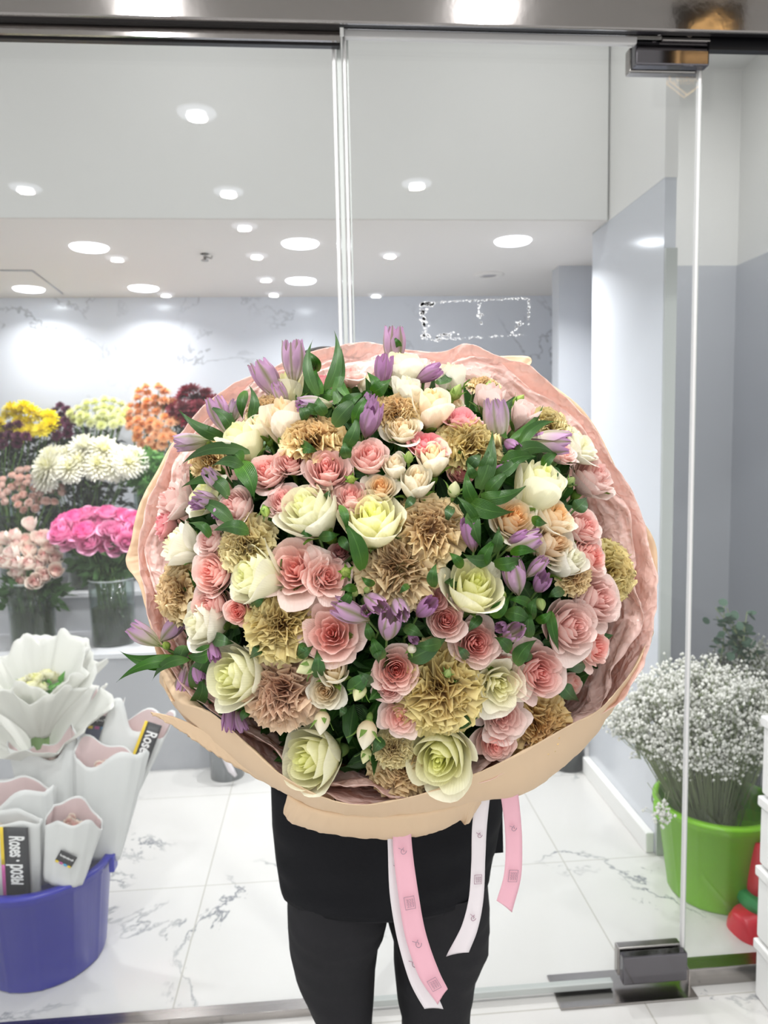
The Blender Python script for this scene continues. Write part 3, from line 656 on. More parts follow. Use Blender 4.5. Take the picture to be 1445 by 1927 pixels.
def place_head(px, py, dpx, lean, lift=0., k=1.0):
    P = on_dome(px, py, k); d = (P-HAND); d /= np.linalg.norm(d)
    ln = img_dir(*lean); ln = ln/np.linalg.norm(ln); z = ln*.85+d*.3; z /= np.linalg.norm(z)
    s = scale_of(P, dpx); vd = (P-CAMP)/np.linalg.norm(P-CAMP)
    return P-vd*lift, z, s
def stem(root, P, z, s, base_z=-1.25, r=.0022):
    q = root.rotation_quaternion; base = P+N(z)*s*base_z
    a, b_, c = base, base-N(z)*.05+(HAND-base)*.1, HAND*.8+base*.2
    dd = HAND-base; dd /= np.linalg.norm(dd); pts = [base+N(z)*s*.2, base, base-N(z)*.012+dd*.012, base-N(z)*.015+dd*.035]
    inv = Matrix.LocRotScale(Vector(P), q, Vector((s, s, s))).inverted()
    lp = [N(inv @ Vector(p)) for p in pts]
    return MB().tube(lp, r/s, 5).build('stem', MP['stem'], root)
cnt = {}
for (nm, px, py, dp, colr, form, look, lean) in FL:
    lift = .008 if nm == 'carnation' else (.016 if dp > 100 else .012)
    k = .93 if dp < 50 else 1.0
    if nm == 'white_rose' and form == 'full': lean = (lean[0]*1.5-.15, lean[1]*1.2-.2, lean[2]*.72)
    P, z, s = place_head(px, py, dp, lean, lift, k)
    if nm == 'carnation': kind = 'carn:'+colr; s *= 1.08
    else:
        kind = 'rose:%s:%s' % (colr, form); s *= {'full': 1.18, 'bud': 1.33, 'spray': 1.14, 'open': 1.06}[form]
    i = cnt.get(kind, 0); cnt[kind] = i+1
    me = variants(kind)[i % 4]
    root = thing(nm, P, rot_to(z, RB.uniform(0, 6.28)), cat='rose' if 'rose' in nm else 'carnation')
    root.scale = (s, s, s*(.9 if nm == 'carnation' else 1))
    child('bloom', me, root)
    child('calyx', (CCAL if nm == 'carnation' else CALYX)[i % (1 if nm == 'carnation' else 4)], root)
    stem(root, P, z, s)
    items.append([nm, px, py, root, look])

# buds: px, py, length px, colour, lean, look
BUDS = [(650, 1076, 38, 'greenbud', (-.1, -.2, 1), 'round green rosebud'), (574, 1257, 58, 'bud', (-.8, .35, .3), 'pale green rosebud lying sideways'),
        (605, 1364, 60, 'cream', (-.1, .95, .4), 'cream rosebud hanging down'), (688, 1388, 74, 'cream', (-.2, .9, .5), 'half open cream rosebud in long green sepals'),
        (674, 1306, 50, 'bud', (-.4, .7, .6), 'small pale green rosebud'), (776, 1221, 34, 'cream', (.2, -.2, 1), 'tiny round blush bud'),
        (769, 858, 34, 'greenbud', (.0, -.9, .5), 'green rosebud between cream roses'), (855, 918, 46, 'bud', (.1, -.8, .5), 'green egg-shaped bud'),
        (661, 901, 32, 'greenbud', (.1, -.2, 1), 'dark green round bud'), (860, 735, 44, 'greenbud', (.4, -.8, .3), 'green spiky rosebud'),
        (920, 728, 40, 'greenbud', (.1, -.95, .2), 'green pointed rosebud'), (978, 752, 38, 'greenbud', (.6, -.7, .2), 'green pointed rosebud'),
        (687, 1425, 40, 'bud', (-.3, .9, .3), 'narrow green bud'), (440, 800, 30, 'greenbud', (-.5, -.6, .5), 'small green bud'),
        (895, 995, 34, 'greenbud', (.3, .6, .7), 'small pale green bud cluster'), (1075, 905, 34, 'greenbud', (.3, -.6, .6), 'green rosebud'),
        (325, 1010, 34, 'greenbud', (-.9, -.1, .3), 'small green bud against the tissue'), (500, 965, 36, 'greenbud', (.3, .6, .6), 'green bud under the pink roses'),
        (843, 1265, 30, 'greenbud', (.1, -.6, .6), 'tiny green bud above the largest carnation')]
for (px, py, L, c, lean, look) in BUDS:
    P, z, s = place_head(px, py, L*.62, lean, .022)
    root = thing('rosebud', P, rot_to(N(img_dir(*lean))/np.linalg.norm(img_dir(*lean)), RB.uniform(0, 6)), cat='rosebud'); root.scale = (s*1.5,)*3
    child('bud', BUDM[c][len(items) % 2], root); child('sepals', CALYXBIG[len(items) % 3], root); stem(root, P, z, s*1.5, r=.0013)
    items.append(['rosebud', px, py, root, look])

# alstroemeria stems: florets (px, py, length px, colour, lean) and leaves (base px, tip px, width, lift)
def leaf_mesh(p0, p1, w, bend, side, lift, loc, toward=.35, fold=.25, seed=0):
    r = random.Random(seed); P0 = on_dome(p0[0], p0[1]); P1 = on_dome(p1[0], p1[1])
    L = np.linalg.norm(P1-P0); vd = (P0-CAMP)/np.linalg.norm(P0-CAMP); ax = (P1-P0)/L
    sd = np.cross(vd, ax); sd /= np.linalg.norm(sd); ww = min(w/2*np.dot(P0-CAMP, fwd)/FPX, L*.24)
    n = 15; v = np.linspace(0, 1, n); u = np.linspace(-1, 1, 7); tw = r.uniform(-.5, .5)
    Q = np.zeros((n, 7, 3)); UV = np.zeros((n, 7, 2))
    for i, t in enumerate(v):
        c = P0+(P1-P0)*t+sd*bend*L*4*t*(1-t)*side-vd*(lift+.028*sin(pi*min(t*.8+.1, 1)))
        prof = max(sin(pi*(t*.97+.03)**.68), 0)*(1-t)**.30*1.12+.05*(1-t)
        a = tw*t; s2 = sd*cos(a)-vd*sin(a)*1.0; nrm = np.cross(s2, ax)
        for j, x in enumerate(u):
            Q[i, j] = c+s2*ww*prof*x+nrm*ww*prof*fold*(abs(x)**1.3)*(-1 if seed % 2 else 1)+nrm*ww*.12*sin(t*9+seed)*x
            UV[i, j] = ((x+1)/2, t)
    Q -= loc; mb = MB(); mb.grid(Q, UV); return mb
AL = [
 ('alstroemeria stem spilling out over the left edge of the paper',
  [(273, 1196, 66, 'lilacpale', (-.75, -.6, .3)), (322, 1186, 60, 'lilac', (.5, -.5, .2)), (350, 1275, 62, 'lilac', (-.2, .95, .3)), (372, 1262, 40, 'plum', (.3, .9, .3)), (312, 1213, 38, 'greenbud', (-.1, -.6, .6)), (402, 1225, 42, 'plum', (.3, .6, .5))],
  [((335, 1240), (226, 1224), 36), ((345, 1245), (222, 1283), 30), ((355, 1240), (288, 1280), 26), ((350, 1215), (345, 1262), 34), ((400, 1222), (352, 1232), 40), ((365, 1300), (400, 1225), 42), ((362, 1330), (375, 1270), 34)]),
 ('lilac alstroemeria stem at the upper left rim', [(415, 782, 74, 'lilac', (-.35, -.9, .2)), (362, 832, 62, 'lilacpale', (-.9, .1, .3)), (405, 906, 56, 'lilacpale', (-.4, -.6, .6)), (440, 776, 46, 'lilacpale', (.3, -.9, .2)), (388, 832, 30, 'greenbud', (-.4, 0, .8))],
  [((425, 825), (338, 772), 30), ((440, 815), (393, 766), 30), ((432, 812), (438, 772), 22), ((470, 850), (340, 878), 30), ((455, 870), (408, 848), 36), ((460, 880), (400, 878), 28), ((462, 735), (458, 790), 24), ((470, 790), (468, 726), 24), ((480, 775), (472, 800), 18)]),
 ('lilac alstroemeria stem at ten o\'clock with dark leaves', [(392, 942, 56, 'lilacpale', (-.6, -.2, .6)), (378, 948, 40, 'plum', (-.6, .1, .5)), (410, 962, 36, 'plum', (.0, .6, .6))],
  [((425, 905), (342, 918), 24), ((430, 935), (372, 905), 34), ((440, 985), (360, 942), 34), ((468, 1000), (400, 1000), 34), ((450, 870), (478, 940), 46), ((395, 1010), (352, 985), 24)]),
 ('lilac alstroemeria stem at eleven o\'clock', [(505, 716, 82, 'lilac', (-.5, -.85, .2)), (552, 682, 78, 'lilac', (.0, -.95, .2)), (530, 745, 50, 'lilacpale', (-.3, -.7, .5)), (592, 762, 62, 'lilacpale', (-.9, .05, .3)), (575, 770, 40, 'plum', (-.6, -.5, .5))],
  [((592, 700), (573, 668), 24), ((604, 742), (596, 690), 30), ((575, 792), (555, 760), 26)]),
 ('leafy alstroemeria stem standing highest above the bouquet', [(697, 792, 76, 'plum', (.2, -.7, .6)), (692, 762, 46, 'plum', (.3, -.9, .3)), (670, 790, 30, 'lilacpale', (-.2, -.8, .4))],
  [((612, 735), (628, 624), 28), ((625, 745), (640, 652), 22), ((598, 745), (590, 640), 26), ((632, 760), (622, 700), 24), ((640, 772), (690, 740), 30), ((628, 800), (688, 742), 40), ((660, 752), (648, 685), 22), ((640, 740), (578, 706), 30),
   ((605, 775), (558, 752), 26), ((612, 780), (592, 738), 28), ((680, 745), (702, 738), 24), ((650, 842), (672, 778), 32), ((665, 800), (700, 738), 26), ((655, 862), (650, 828), 26), ((598, 700), (576, 660), 24)]),
 ('lilac alstroemeria stem at the top of the bouquet', [(742, 655, 78, 'lilac', (.0, -.95, .2)), (722, 700, 62, 'plum', (.1, -.9, .3)), (806, 705, 54, 'plum', (.85, -.4, .3)), (745, 672, 50, 'plum', (-.4, -.85, .3))],
  [((712, 735), (690, 700), 24), ((820, 722), (838, 688), 24), ((700, 740), (735, 712), 34), ((752, 660), (738, 632), 14)]),
 ('lilac alstroemeria stem with a big striped bloom at one o\'clock', [(935, 795, 88, 'lilacpale', (-.15, -.9, .4)), (1028, 832, 82, 'lilacpale', (.95, .05, .3)), (962, 838, 46, 'plum', (.3, .3, .6)), (958, 870, 40, 'plum', (-.3, .3, .6)), (1020, 825, 50, 'plum', (.95, 0, .3))],
  [((952, 825), (932, 722), 22), ((960, 830), (1020, 765), 26), ((975, 845), (1050, 795), 28), ((965, 855), (1048, 858), 34), ((1020, 878), (1052, 852), 26), ((955, 850), (990, 870), 36), ((950, 800), (968, 750), 22), ((900, 920), (925, 812), 40), ((940, 875), (1010, 860), 36)]),
 ('broad-leaved alstroemeria stem right of the cream rosebuds', [(920, 905, 56, 'greenbud', (.5, -.7, .4)), (935, 912, 44, 'greenbud', (.6, -.6, .4)), (892, 968, 34, 'greenbud', (.2, .5, .7)), (940, 885, 36, 'plum', (.4, 0, .8))],
  [((895, 950), (880, 885), 32), ((882, 945), (965, 962), 42), ((905, 935), (990, 912), 34), ((900, 985), (855, 932), 20), ((885, 960), (905, 1030), 34), ((925, 900), (985, 845), 30), ((895, 900), (880, 870), 26), ((905, 890), (925, 840), 30), ((915, 930), (965, 885), 30)]),
 ('plum alstroemeria stem right of centre', [(985, 1022, 68, 'lilacpale', (.9, -.4, .4)), (886, 1008, 64, 'plum', (-.2, -.85, .4)), (940, 1012, 40, 'greenbud', (-.2, -.8, .4)), (905, 1050, 30, 'greenbud', (0, .5, .8)), (975, 1012, 44, 'plum', (.9, -.4, .4))],
  [((925, 1052), (872, 1042), 30), ((930, 1040), (938, 990), 26), ((930, 1062), (985, 1045), 34), ((870, 1068), (845, 1040), 36), ((960, 1040), (1012, 1040), 24), ((900, 1068), (935, 1010), 30), ((1000, 975), (1030, 985), 24)]),
 ('lilac alstroemeria stem with a plump bloom right of a white rose', [(968, 1086, 80, 'lilac', (-.25, -.85, .5)), (1017, 1098, 56, 'plum', (.1, -.6, .8)), (1008, 1068, 50, 'lilac', (.5, -.6, .4)), (1018, 1140, 50, 'greenbud', (.1, .6, .6)), (945, 1118, 44, 'greenbud', (.1, -.6, .6)), (962, 1192, 62, 'lilac', (.2, -.4, .9)), (945, 1180, 40, 'plum', (-.5, 0, .8))],
  [((925, 1160), (960, 1122), 34), ((950, 1152), (1000, 1172), 36), ((1000, 1165), (1012, 1122), 26), ((1035, 1150), (1052, 1225), 24), ((1010, 1170), (1038, 1148), 22), ((1000, 1140), (955, 1130), 24), ((995, 1200), (1000, 1150), 40), ((960, 1225), (930, 1200), 34), ((970, 1250), (1010, 1205), 36)]),
 ('lilac alstroemeria stem in the middle of the bouquet', [(660, 1152, 78, 'lilac', (-.75, -.4, .4)), (702, 1132, 62, 'lilac', (.5, .3, .8)), (752, 1142, 60, 'lilac', (.2, .4, .8)), (732, 1178, 80, 'lilac', (.1, -.7, .7)), (800, 1145, 62, 'plum', (.4, -.5, .7)), (690, 1150, 40, 'plum', (0, -.3, 1)), (776, 1200, 34, 'plum', (.3, .2, .8)), (668, 1115, 34, 'greenbud', (.2, -.5, .8)), (692, 1110, 32, 'greenbud', (.4, -.2, .8))],
  [((672, 1108), (640, 1112), 26), ((682, 1072), (640, 972), 40), ((705, 1100), (680, 1085), 24), ((700, 1205), (690, 1170), 28), ((720, 1240), (700, 1195), 32), ((700, 1215), (712, 1250), 30), ((770, 1100), (752, 1118), 26), ((640, 1140), (660, 1105), 28), ((815, 1105), (822, 1060), 26), ((760, 1180), (798, 1200), 36), ((830, 1210), (780, 1215), 34), ((640, 950), (650, 1000), 20)]),
 ('dark pink alstroemeria stem under the lowest left rose', [(432, 1350, 52, 'plum', (.0, .9, .3)), (452, 1358, 40, 'plum', (.4, .8, .3))], [((430, 1335), (412, 1318), 24), ((470, 1335), (455, 1360), 20)]),
]
for ai, (lab, fl, lv) in enumerate(AL):
    P = on_dome(fl[0][0], fl[0][1]); root = thing('alstroemeria', P, label=lab, cat='alstroemeria', group='alstroemeria stems in the bouquet')
    for j, (px, py, L, c, lean) in enumerate(fl):
        Q = on_dome(px, py); vd = (Q-CAMP)/np.linalg.norm(Q-CAMP); s = scale_of(Q, L)*1.12; z = N(img_dir(*lean)); z /= np.linalg.norm(z)
        if c == 'greenbud':
            o = child('flower_bud', BUDM['greenbud'][j % 2], root); s *= .62
        else: o = child('bloom', variants('alst:'+c)[j % 4], root)
        o.rotation_mode = 'QUATERNION'; o.rotation_quaternion = rot_to(z, RB.uniform(0, 6)); o.scale = (s*1.05, s*1.05, s); o.location = Q-vd*.024-P
        base = Q-P-N(z)*s*.9-vd*.024; hd = (HAND-Q)/np.linalg.norm(HAND-Q)
        MB().tube([base+N(z)*s*.1, base, base-N(z)*.01+hd*.02, base+hd*.05], .0013, 5).build('pedicel', MP['stem'], root)
    for j, (a, b_, w) in enumerate(lv):
        leaf_mesh(a, b_, w*.78, RB.uniform(.03, .12), RB.choice((-1, 1)), .014, P, seed=ai*31+j).build('leaf', MP['leaf'], root)
# rose foliage: dark broad leaves between the flowers, one spray of leaves per thing
RL = [[(640, 862, 665, 835, 26), (655, 1300, 700, 1262, 40), (700, 1290, 672, 1262, 34)], [(770, 1240, 840, 1200, 40), (880, 1240, 860, 1215, 30), (905, 1160, 880, 1190, 30)],
      [(560, 835, 600, 850, 24), (480, 905, 450, 890, 34), (610, 940, 622, 920, 30)], [(470, 1140, 500, 1120, 30), (400, 1200, 440, 1210, 30), (495, 1215, 470, 1240, 24)],
      [(1080, 960, 1105, 935, 30), (1040, 880, 1060, 905, 30), (1060, 1110, 1030, 1125, 36)], [(1060, 1290, 1090, 1320, 30), (1000, 1230, 970, 1250, 34), (1100, 1250, 1060, 1260, 30)],
      [(850, 1360, 900, 1350, 30), (720, 1390, 700, 1420, 24), (650, 1330, 640, 1350, 26)], [(560, 1235, 590, 1215, 34), (598, 1275, 596, 1222, 26), (575, 1210, 560, 1235, 24)],
      [(780, 935, 760, 960, 24), (850, 950, 840, 985, 26), (880, 880, 905, 850, 30)], [(600, 1010, 640, 1005, 26), (640, 1010, 660, 1040, 24), (590, 1000, 560, 1010, 24)]]
RLAB = ['rose leaves left of the small packed pink rose and below the middle alstroemeria', 'rose leaves under the two round-faced pink roses', 'rose leaves among the row of pink roses upper left',
        'rose leaves left of the yellowish carnation', 'rose leaves right of the closed egg-shaped white rose', 'rose leaves at the lower right beside the tissue', 'rose leaves between the hanging buds and the largest carnation',
        'rose leaves above the sideways pale green bud', 'rose leaves around the large tan carnation near the top buds', 'rose leaves between the two big white roses on the left']
for k, lvs in enumerate(RL):
    P = on_dome(lvs[0][0], lvs[0][1]); root = thing('rose_foliage', P, label=RLAB[k], cat='leaves', group='rose leaves in the bouquet')
    for j, (a, b_, c, d, w) in enumerate(lvs):
        leaf_mesh((a, b_), (c, d), w*.95, .03, 1, .002, P, fold=.15, seed=k*7+j).build('leaf', MP['rleaf'], root)
    c = N([0, 0, 0.]); MB().tube([c, (HAND-P)*.12, (HAND-P)*.2], .0016, 4).build('stem', MP['stem'], root)

# labels: look + clock position + what it touches
def clock(px, py):
    a = (atan2(px-740, -(py-1080)) % (2*pi))/(2*pi)*12; h = int(round(a)) % 12; return ['twelve', 'one', 'two', 'three', 'four', 'five', 'six', 'seven', 'eight', 'nine', 'ten', 'eleven'][h]
def zone(px, py):
    d = math.hypot((px-740)/450, (py-1080)/430)
    return 'centre' if d < .3 else ('middle ring' if d < .66 else 'rim')
def dirw(a, b):
    dx, dy = a[1]-b[1], a[2]-b[2]
    if abs(dx) > abs(dy)*1.2: return 'right of' if dx > 0 else 'left of'
    return 'below' if dy > 0 else 'above'
BIG = [it for it in items]
used = set()
for it in items:
    near = sorted((x for x in BIG if x is not it), key=lambda x: math.hypot(x[1]-it[1], x[2]-it[2]))
    short = lambda s: s.split(' with ')[0].split(' seen ')[0].split(' facing ')[0].split(' turned ')[0]
    z = zone(it[1], it[2]); base = it[4]+(' near the bouquet centre' if z == 'centre' else " at %s o'clock, %s" % (clock(it[1], it[2]), z))
    for nb in near[:4]:
        lab = base+', %s the %s' % (dirw(it, nb), short(nb[4]))
        if len(lab.split()) > 16: lab = it[4]+", %s o'clock, %s the %s" % (clock(it[1], it[2]), dirw(it, nb), short(nb[4]))
        if len(lab.split()) > 16: lab = " ".join(it[4].split()[:6])+", %s the %s" % (dirw(it, nb), short(nb[4]))
        if lab not in used and len(lab.split()) <= 16: break
    used.add(lab); it[3]['label'] = lab
    it[3]['group'] = {'white_rose': 'white roses in the bouquet', 'spray_rose': 'spray roses in the bouquet', 'carnation': 'carnations in the bouquet', 'rosebud': 'rosebuds in the bouquet'}[it[0]]

# dark filler leaves inside the dome: uncountable
mb = MB(); r = random.Random(3)
for i in range(3600):
    th = r.uniform(0, 2*pi); ph = math.acos(r.uniform(-.55, 1)); d = N([sin(ph)*cos(th), -abs(cos(ph)) if r.random() < .8 else cos(ph)*.5, sin(ph)*sin(th)])
    p = DC+DR*d*r.uniform(.52, .86); L = r.uniform(.035, .065); w = L*.3; dr = N([r.gauss(0, 1), r.gauss(0, .6), r.gauss(0, 1)]); dr /= np.linalg.norm(dr); s = np.cross(dr, N([r.gauss(0, 1), r.gauss(0, 1), r.gauss(0, 1)])); s /= np.linalg.norm(s)
    nn = np.cross(dr, s); v = [p, p+dr*L*.35+s*w*.8+nn*w*.3, p+dr*L*.7+s*w*.6+nn*w*.25, p+dr*L, p+dr*L*.7-s*w*.6+nn*w*.25, p+dr*L*.35-s*w*.8+nn*w*.3, p+dr*L*.4, p+dr*L*.7]
    mb.add(v, [(0, 1, 6), (1, 2, 7, 6), (2, 3, 7), (3, 4, 7), (4, 5, 6, 7), (5, 0, 6)], [(.5, 0), (1, .4), (1, .7), (.5, 1), (0, .7), (0, .4), (.5, .4), (.5, .7)])
o = mb.build('filler_leaves', MP['rleaf']); tag(o, 'mass of dark green leaves packed between the flower stems of the bouquet', 'leaves', kind='stuff')

# ---------------------------------------------------------------- wrapping: tissue, paper, ribbons
def wrapmat(name, col, trans, rough, bump, scale, spec=.4):
    m, nt, n, l, b = newmat(name); c = srgb(col); b.inputs['Base Color'].default_value = c; b.inputs['Roughness'].default_value = rough
    b.inputs['Specular IOR Level'].default_value = spec
    tc = n.new('ShaderNodeTexCoord'); vo = n.new('ShaderNodeTexVoronoi'); vo.feature = 'F1'; vo.inputs['Scale'].default_value = scale
    nz = n.new('ShaderNodeTexNoise'); nz.inputs['Scale'].default_value = scale*.7; nz.inputs['Detail'].default_value = 3
    ad = n.new('ShaderNodeVectorMath'); ad.operation = 'MULTIPLY_ADD'; ad.inputs[1].default_value = (.12, .12, .12)
    l.new(tc.outputs['Object'], nz.inputs[0]); l.new(nz.outputs['Color'], ad.inputs[0]); l.new(tc.outputs['Object'], ad.inputs[2]); l.new(ad.outputs[0], vo.inputs[0])
    bp = n.new('ShaderNodeBump'); bp.inputs['Strength'].default_value = bump; bp.inputs['Distance'].default_value = .006
    l.new(vo.outputs['Distance'], bp.inputs['Height']); l.new(bp.outputs[0], b.inputs['Normal'])
    tr = n.new('ShaderNodeBsdfTranslucent'); tr.inputs[0].default_value = c; l.new(bp.outputs[0], tr.inputs[1]); mx = n.new('ShaderNodeMixShader'); mx.inputs[0].default_value = trans
    l.new(b.outputs[0], mx.inputs[1]); l.new(tr.outputs[0], mx.inputs[2]); l.new(mx.outputs[0], n['Material Output'].inputs[0]); return m
M['tissue'] = wrapmat('pink tissue', 'fce2da', .46, .34, 1.0, 30, .6)
M['kraft'] = wrapmat('beige matte paper', 'e2c7a6', .16, .55, .12, 7)
M['ribpink'] = pm('pink satin ribbon', 'efb9c8', .35, trans=.15)
M['ribwhite'] = pm('white satin ribbon', 'ece6ea', .35, trans=.15)
M['ribink'] = pm('ribbon print', 'a98a99', .5)

def crum(a, seed, amp, base=6):
    """creased random wave over the unit circle coordinate a"""
    r = random.Random(seed); s = 0
    for k in range(5):
        f = base*(1.7**k); p = r.uniform(0, 6.28); s = s+(2*np.abs(((a*round(f)+p) % 1)-.5)*2-1)*(.62**k)
    return amp*s
def loft(cols, n_u, n_v, closed, wr, seed, rowmap=None):
    """cols: list of key columns, each a list of (px, py, Y); smooth along the columns, straight-ish across"""
    K = np.array([[aty(*p) for p in c] for c in cols]); nk = len(K)
    ts = np.linspace(0, nk if closed else nk-1, n_u, endpoint=not closed); out = []
    for t in ts:
        i = int(t); f = t-i
        g = (lambda j: K[j % nk]) if closed else (lambda j: K[min(max(j, 0), nk-1)])
        p0, p1, p2, p3 = g(i-1), g(i), g(i+1), g(i+2)
        out.append(.5*((2*p1)+(-p0+p2)*f+(2*p0-5*p1+4*p2-p3)*f*f+(-p0+3*p1-3*p2+p3)*f**3))
    A = np.array(out); m = A.shape[1]; vs = np.linspace(0, m-1, n_v); G = np.zeros((n_v, n_u, 3))
    for q, v in enumerate(vs):
        i = min(int(v), m-2); f = v-i; p0, p1, p2, p3 = A[:, max(i-1, 0)], A[:, i], A[:, i+1], A[:, min(i+2, m-1)]
        G[q] = .5*((2*p1)+(-p0+p2)*f+(2*p0-5*p1+4*p2-p3)*f*f+(-p0+3*p1-3*p2+p3)*f**3)*.6+.4*(p1*(1-f)+p2*f)
    a = np.linspace(0, 1, n_u)[None, :]; v = np.linspace(0, 1, n_v)[:, None]
    nx = np.gradient(G, axis=1); ny = np.gradient(G, axis=0); nn = np.cross(nx, ny); nn /= np.linalg.norm(nn, axis=2)[..., None]+1e-9
    w = (crum(a+.03*v, seed, 1, 9)*(.3+.7*v)+crum(a-.11*v, seed+1, .8, 17)*v+crum(v*.7+.4*a, seed+2, .6, 5)*.6)
    return G+nn*(w*wr)[..., None]
# angle-ordered keys: inner point (under the flowers) and rim point of the tissue
TK = [((640, 720, 1.02), (640, 650, 1.03)), ((690, 715, 1.02), (690, 643, 1.05)), ((760, 715, 1.02), (760, 658, 1.04)), ((830, 715, 1.02), (835, 662, 1.04)), ((872, 725, 1.01), (880, 647, 1.02)),
      ((930, 750, 1.0), (940, 668, 1.0)), ((980, 780, 1.0), (1003, 696, .99)), ((1030, 830, .99), (1062, 745, .98)), ((1070, 880, .98), (1112, 795, .96)), ((1100, 940, .98), (1160, 872, .95)),
      ((1110, 1000, .98), (1200, 952, .94)), ((1120, 1060, .98), (1222, 1030, .93)), ((1115, 1120, .98), (1239, 1090, .91)), ((1105, 1180, .97), (1233, 1160, .89)), ((1080, 1250, .96), (1210, 1245, .87)),
      ((1050, 1310, .95), (1170, 1315, .85)), ((980, 1370, .94), (1095, 1365, .82)), ((900, 1410, .93), (990, 1425, .80)), ((820, 1430, .93), (880, 1475, .785)), ((740, 1440, .92), (770, 1508, .78)),
      ((660, 1430, .92), (670, 1514, .78)), ((590, 1400, .93), (590, 1492, .79)), ((520, 1350, .94), (500, 1440, .81)), ((450, 1300, .95), (420, 1360, .84)), ((400, 1240, .96), (345, 1290, .87)),
      ((370, 1180, .97), (300, 1215, .90)), ((350, 1110, .98), (276, 1130, .92)), ((350, 1030, .99), (256, 1030, .95)), ((365, 950, 1.0), (278, 945, .97)), ((390, 880, 1.01), (312, 870, .99)),
      ((430, 820, 1.02), (350, 800, 1.01)), ((480, 780, 1.02), (415, 735, 1.02)), ((530, 750, 1.02), (480, 705, 1.02)), ((590, 735, 1.02), (560, 672, 1.03))]
bq = aty(742, 1450, 1.0)
wrap_root = thing('bouquet_wrapping', HAND, label='pink tissue and beige paper collar wrapped around the big bouquet', cat='wrapping paper')
def wbuild(name, G, mat, th=.0006, closed=True):
    mb = MB(); mb.grid(G-HAND, closed=closed); o = mb.build(name, mat, wrap_root); solid(o, th); return o
def midcol(i, r, push=0.0, t=.55):
    return (i[0]*(1-t)+r[0]*t, i[1]*(1-t)+r[1]*t, i[2]*(1-t)+r[2]*t+push)
NP = (735, 1410, 1.06)
T = loft([[NP, ((i[0]+NP[0]*1.0)/2, (i[1]+NP[1])/2, 1.07), i, midcol(i, r, .018), r] for i, r in TK], 420, 46, True, .0022, 3)
wbuild('tissue', T, M['tissue'])
# second tissue sheet just inside, offset and shorter
TK2 = [(i, (r[0]+(i[0]-r[0])*(.28+.14*sin(k*2.3)), r[1]+(i[1]-r[1])*(.28+.14*sin(k*2.3)), r[2]+.004)) for k, (i, r) in enumerate(TK)]
T2 = loft([[i, midcol(i, r, -.004), r] for i, r in TK2], 420, 22, True, .0036, 19); wbuild('tissue', T2, M['tissue'])
# beige back sheet: shows at the upper right and at the left
BK = [((850, 715, 1.06), (862, 668, 1.06)), ((900, 720, 1.06), (930, 670, 1.06)), ((960, 740, 1.05), (996, 672, 1.05)), ((975, 760, 1.04), (998, 700, 1.04)), ((1010, 790, 1.03), (1050, 732, 1.02)),
      ((1060, 840, 1.02), (1100, 775, 1.0)), ((1090, 900, 1.01), (1140, 840, .985)), ((1120, 1000, 1.0), (1190, 950, .97)), ((1130, 1080, .99), (1232, 1020, .95)), ((1120, 1160, .98), (1236, 1100, .93)), ((1100, 1230, .97), (1222, 1190, .90))]
B1 = loft([[((i[0]+NP[0])/2, (i[1]+NP[1])/2, 1.1), i, r] for i, r in BK], 160, 24, False, .0005, 31); wbuild('back_paper', B1, M['kraft'], .0005, False)
BL = [((420, 800, 1.06), (415, 745, 1.05)), ((390, 860, 1.05), (335, 820, 1.03)), ((370, 940, 1.03), (296, 885, 1.01)), ((360, 1000, 1.02), (262, 950, .99)), ((360, 1040, 1.01), (246, 1020, .975)), ((360, 1060, 1.0), (237, 1060, .965)),
      ((365, 1100, .99), (262, 1102, .95)), ((370, 1180, .98), (285, 1190, .925)), ((390, 1260, .97), (304, 1272, .895)), ((420, 1330, .95), (322, 1320, .875))]
B2 = loft([[((i[0]+NP[0])/2, (i[1]+NP[1])/2, 1.1), i, r] for i, r in BL], 160, 24, False, .0005, 37); wbuild('back_paper', B2, M['kraft'], .0005, False)
# front paper: upper lip (in front of the tissue), lower edge, then tucked back to the neck
FP = [((310, 1250, .905), (302, 1268, .90), (306, 1290, .905), (380, 1330, 1.0)), ((350, 1300, .875), (335, 1318, .865), (345, 1350, .87), (420, 1390, 1.0)), ((415, 1360, .84), (400, 1345, .83), (400, 1402, .84), (460, 1420, 1.0)),
      ((480, 1410, .82), (470, 1408, .805), (465, 1450, .82), (520, 1450, 1.02)), ((535, 1465, .80), (528, 1458, .785), (532, 1492, .80), (580, 1480, 1.03)), ((600, 1500, .79), (600, 1497, .77), (600, 1524, .79), (640, 1500, 1.05)),
      ((665, 1518, .785), (665, 1514, .765), (665, 1537, .785), (690, 1505, 1.06)), ((735, 1508, .785), (735, 1508, .765), (735, 1539, .785), (740, 1505, 1.06)), ((810, 1495, .785), (810, 1490, .77), (812, 1532, .79), (790, 1500, 1.06)),
      ((900, 1460, .79), (900, 1455, .775), (905, 1510, .795), (850, 1490, 1.05)), ((990, 1420, .80), (990, 1412, .785), (990, 1493, .81), (900, 1480, 1.04)), ((1070, 1380, .82), (1070, 1366, .80), (1055, 1448, .825), (950, 1450, 1.02)),
      ((1120, 1345, .84), (1125, 1338, .82), (1118, 1385, .845), (1000, 1400, 1.0)), ((1165, 1300, .86), (1165, 1295, .845), (1160, 1322, .865), (1050, 1340, .99)), ((1200, 1240, .885), (1205, 1240, .875), (1202, 1262, .885), (1100, 1280, .98)), ((1222, 1180, .905), (1226, 1180, .90), (1224, 1195, .905), (1130, 1200, .98))]
FP = [(a_, b_, (c_[0], c_[1], c_[2]+.035), d_) for a_, b_, c_, d_ in FP]
F1 = loft([list(c) for c in FP], 300, 30, False, .0007, 41); wbuild('front_paper', F1, M['kraft'], .0006, False)
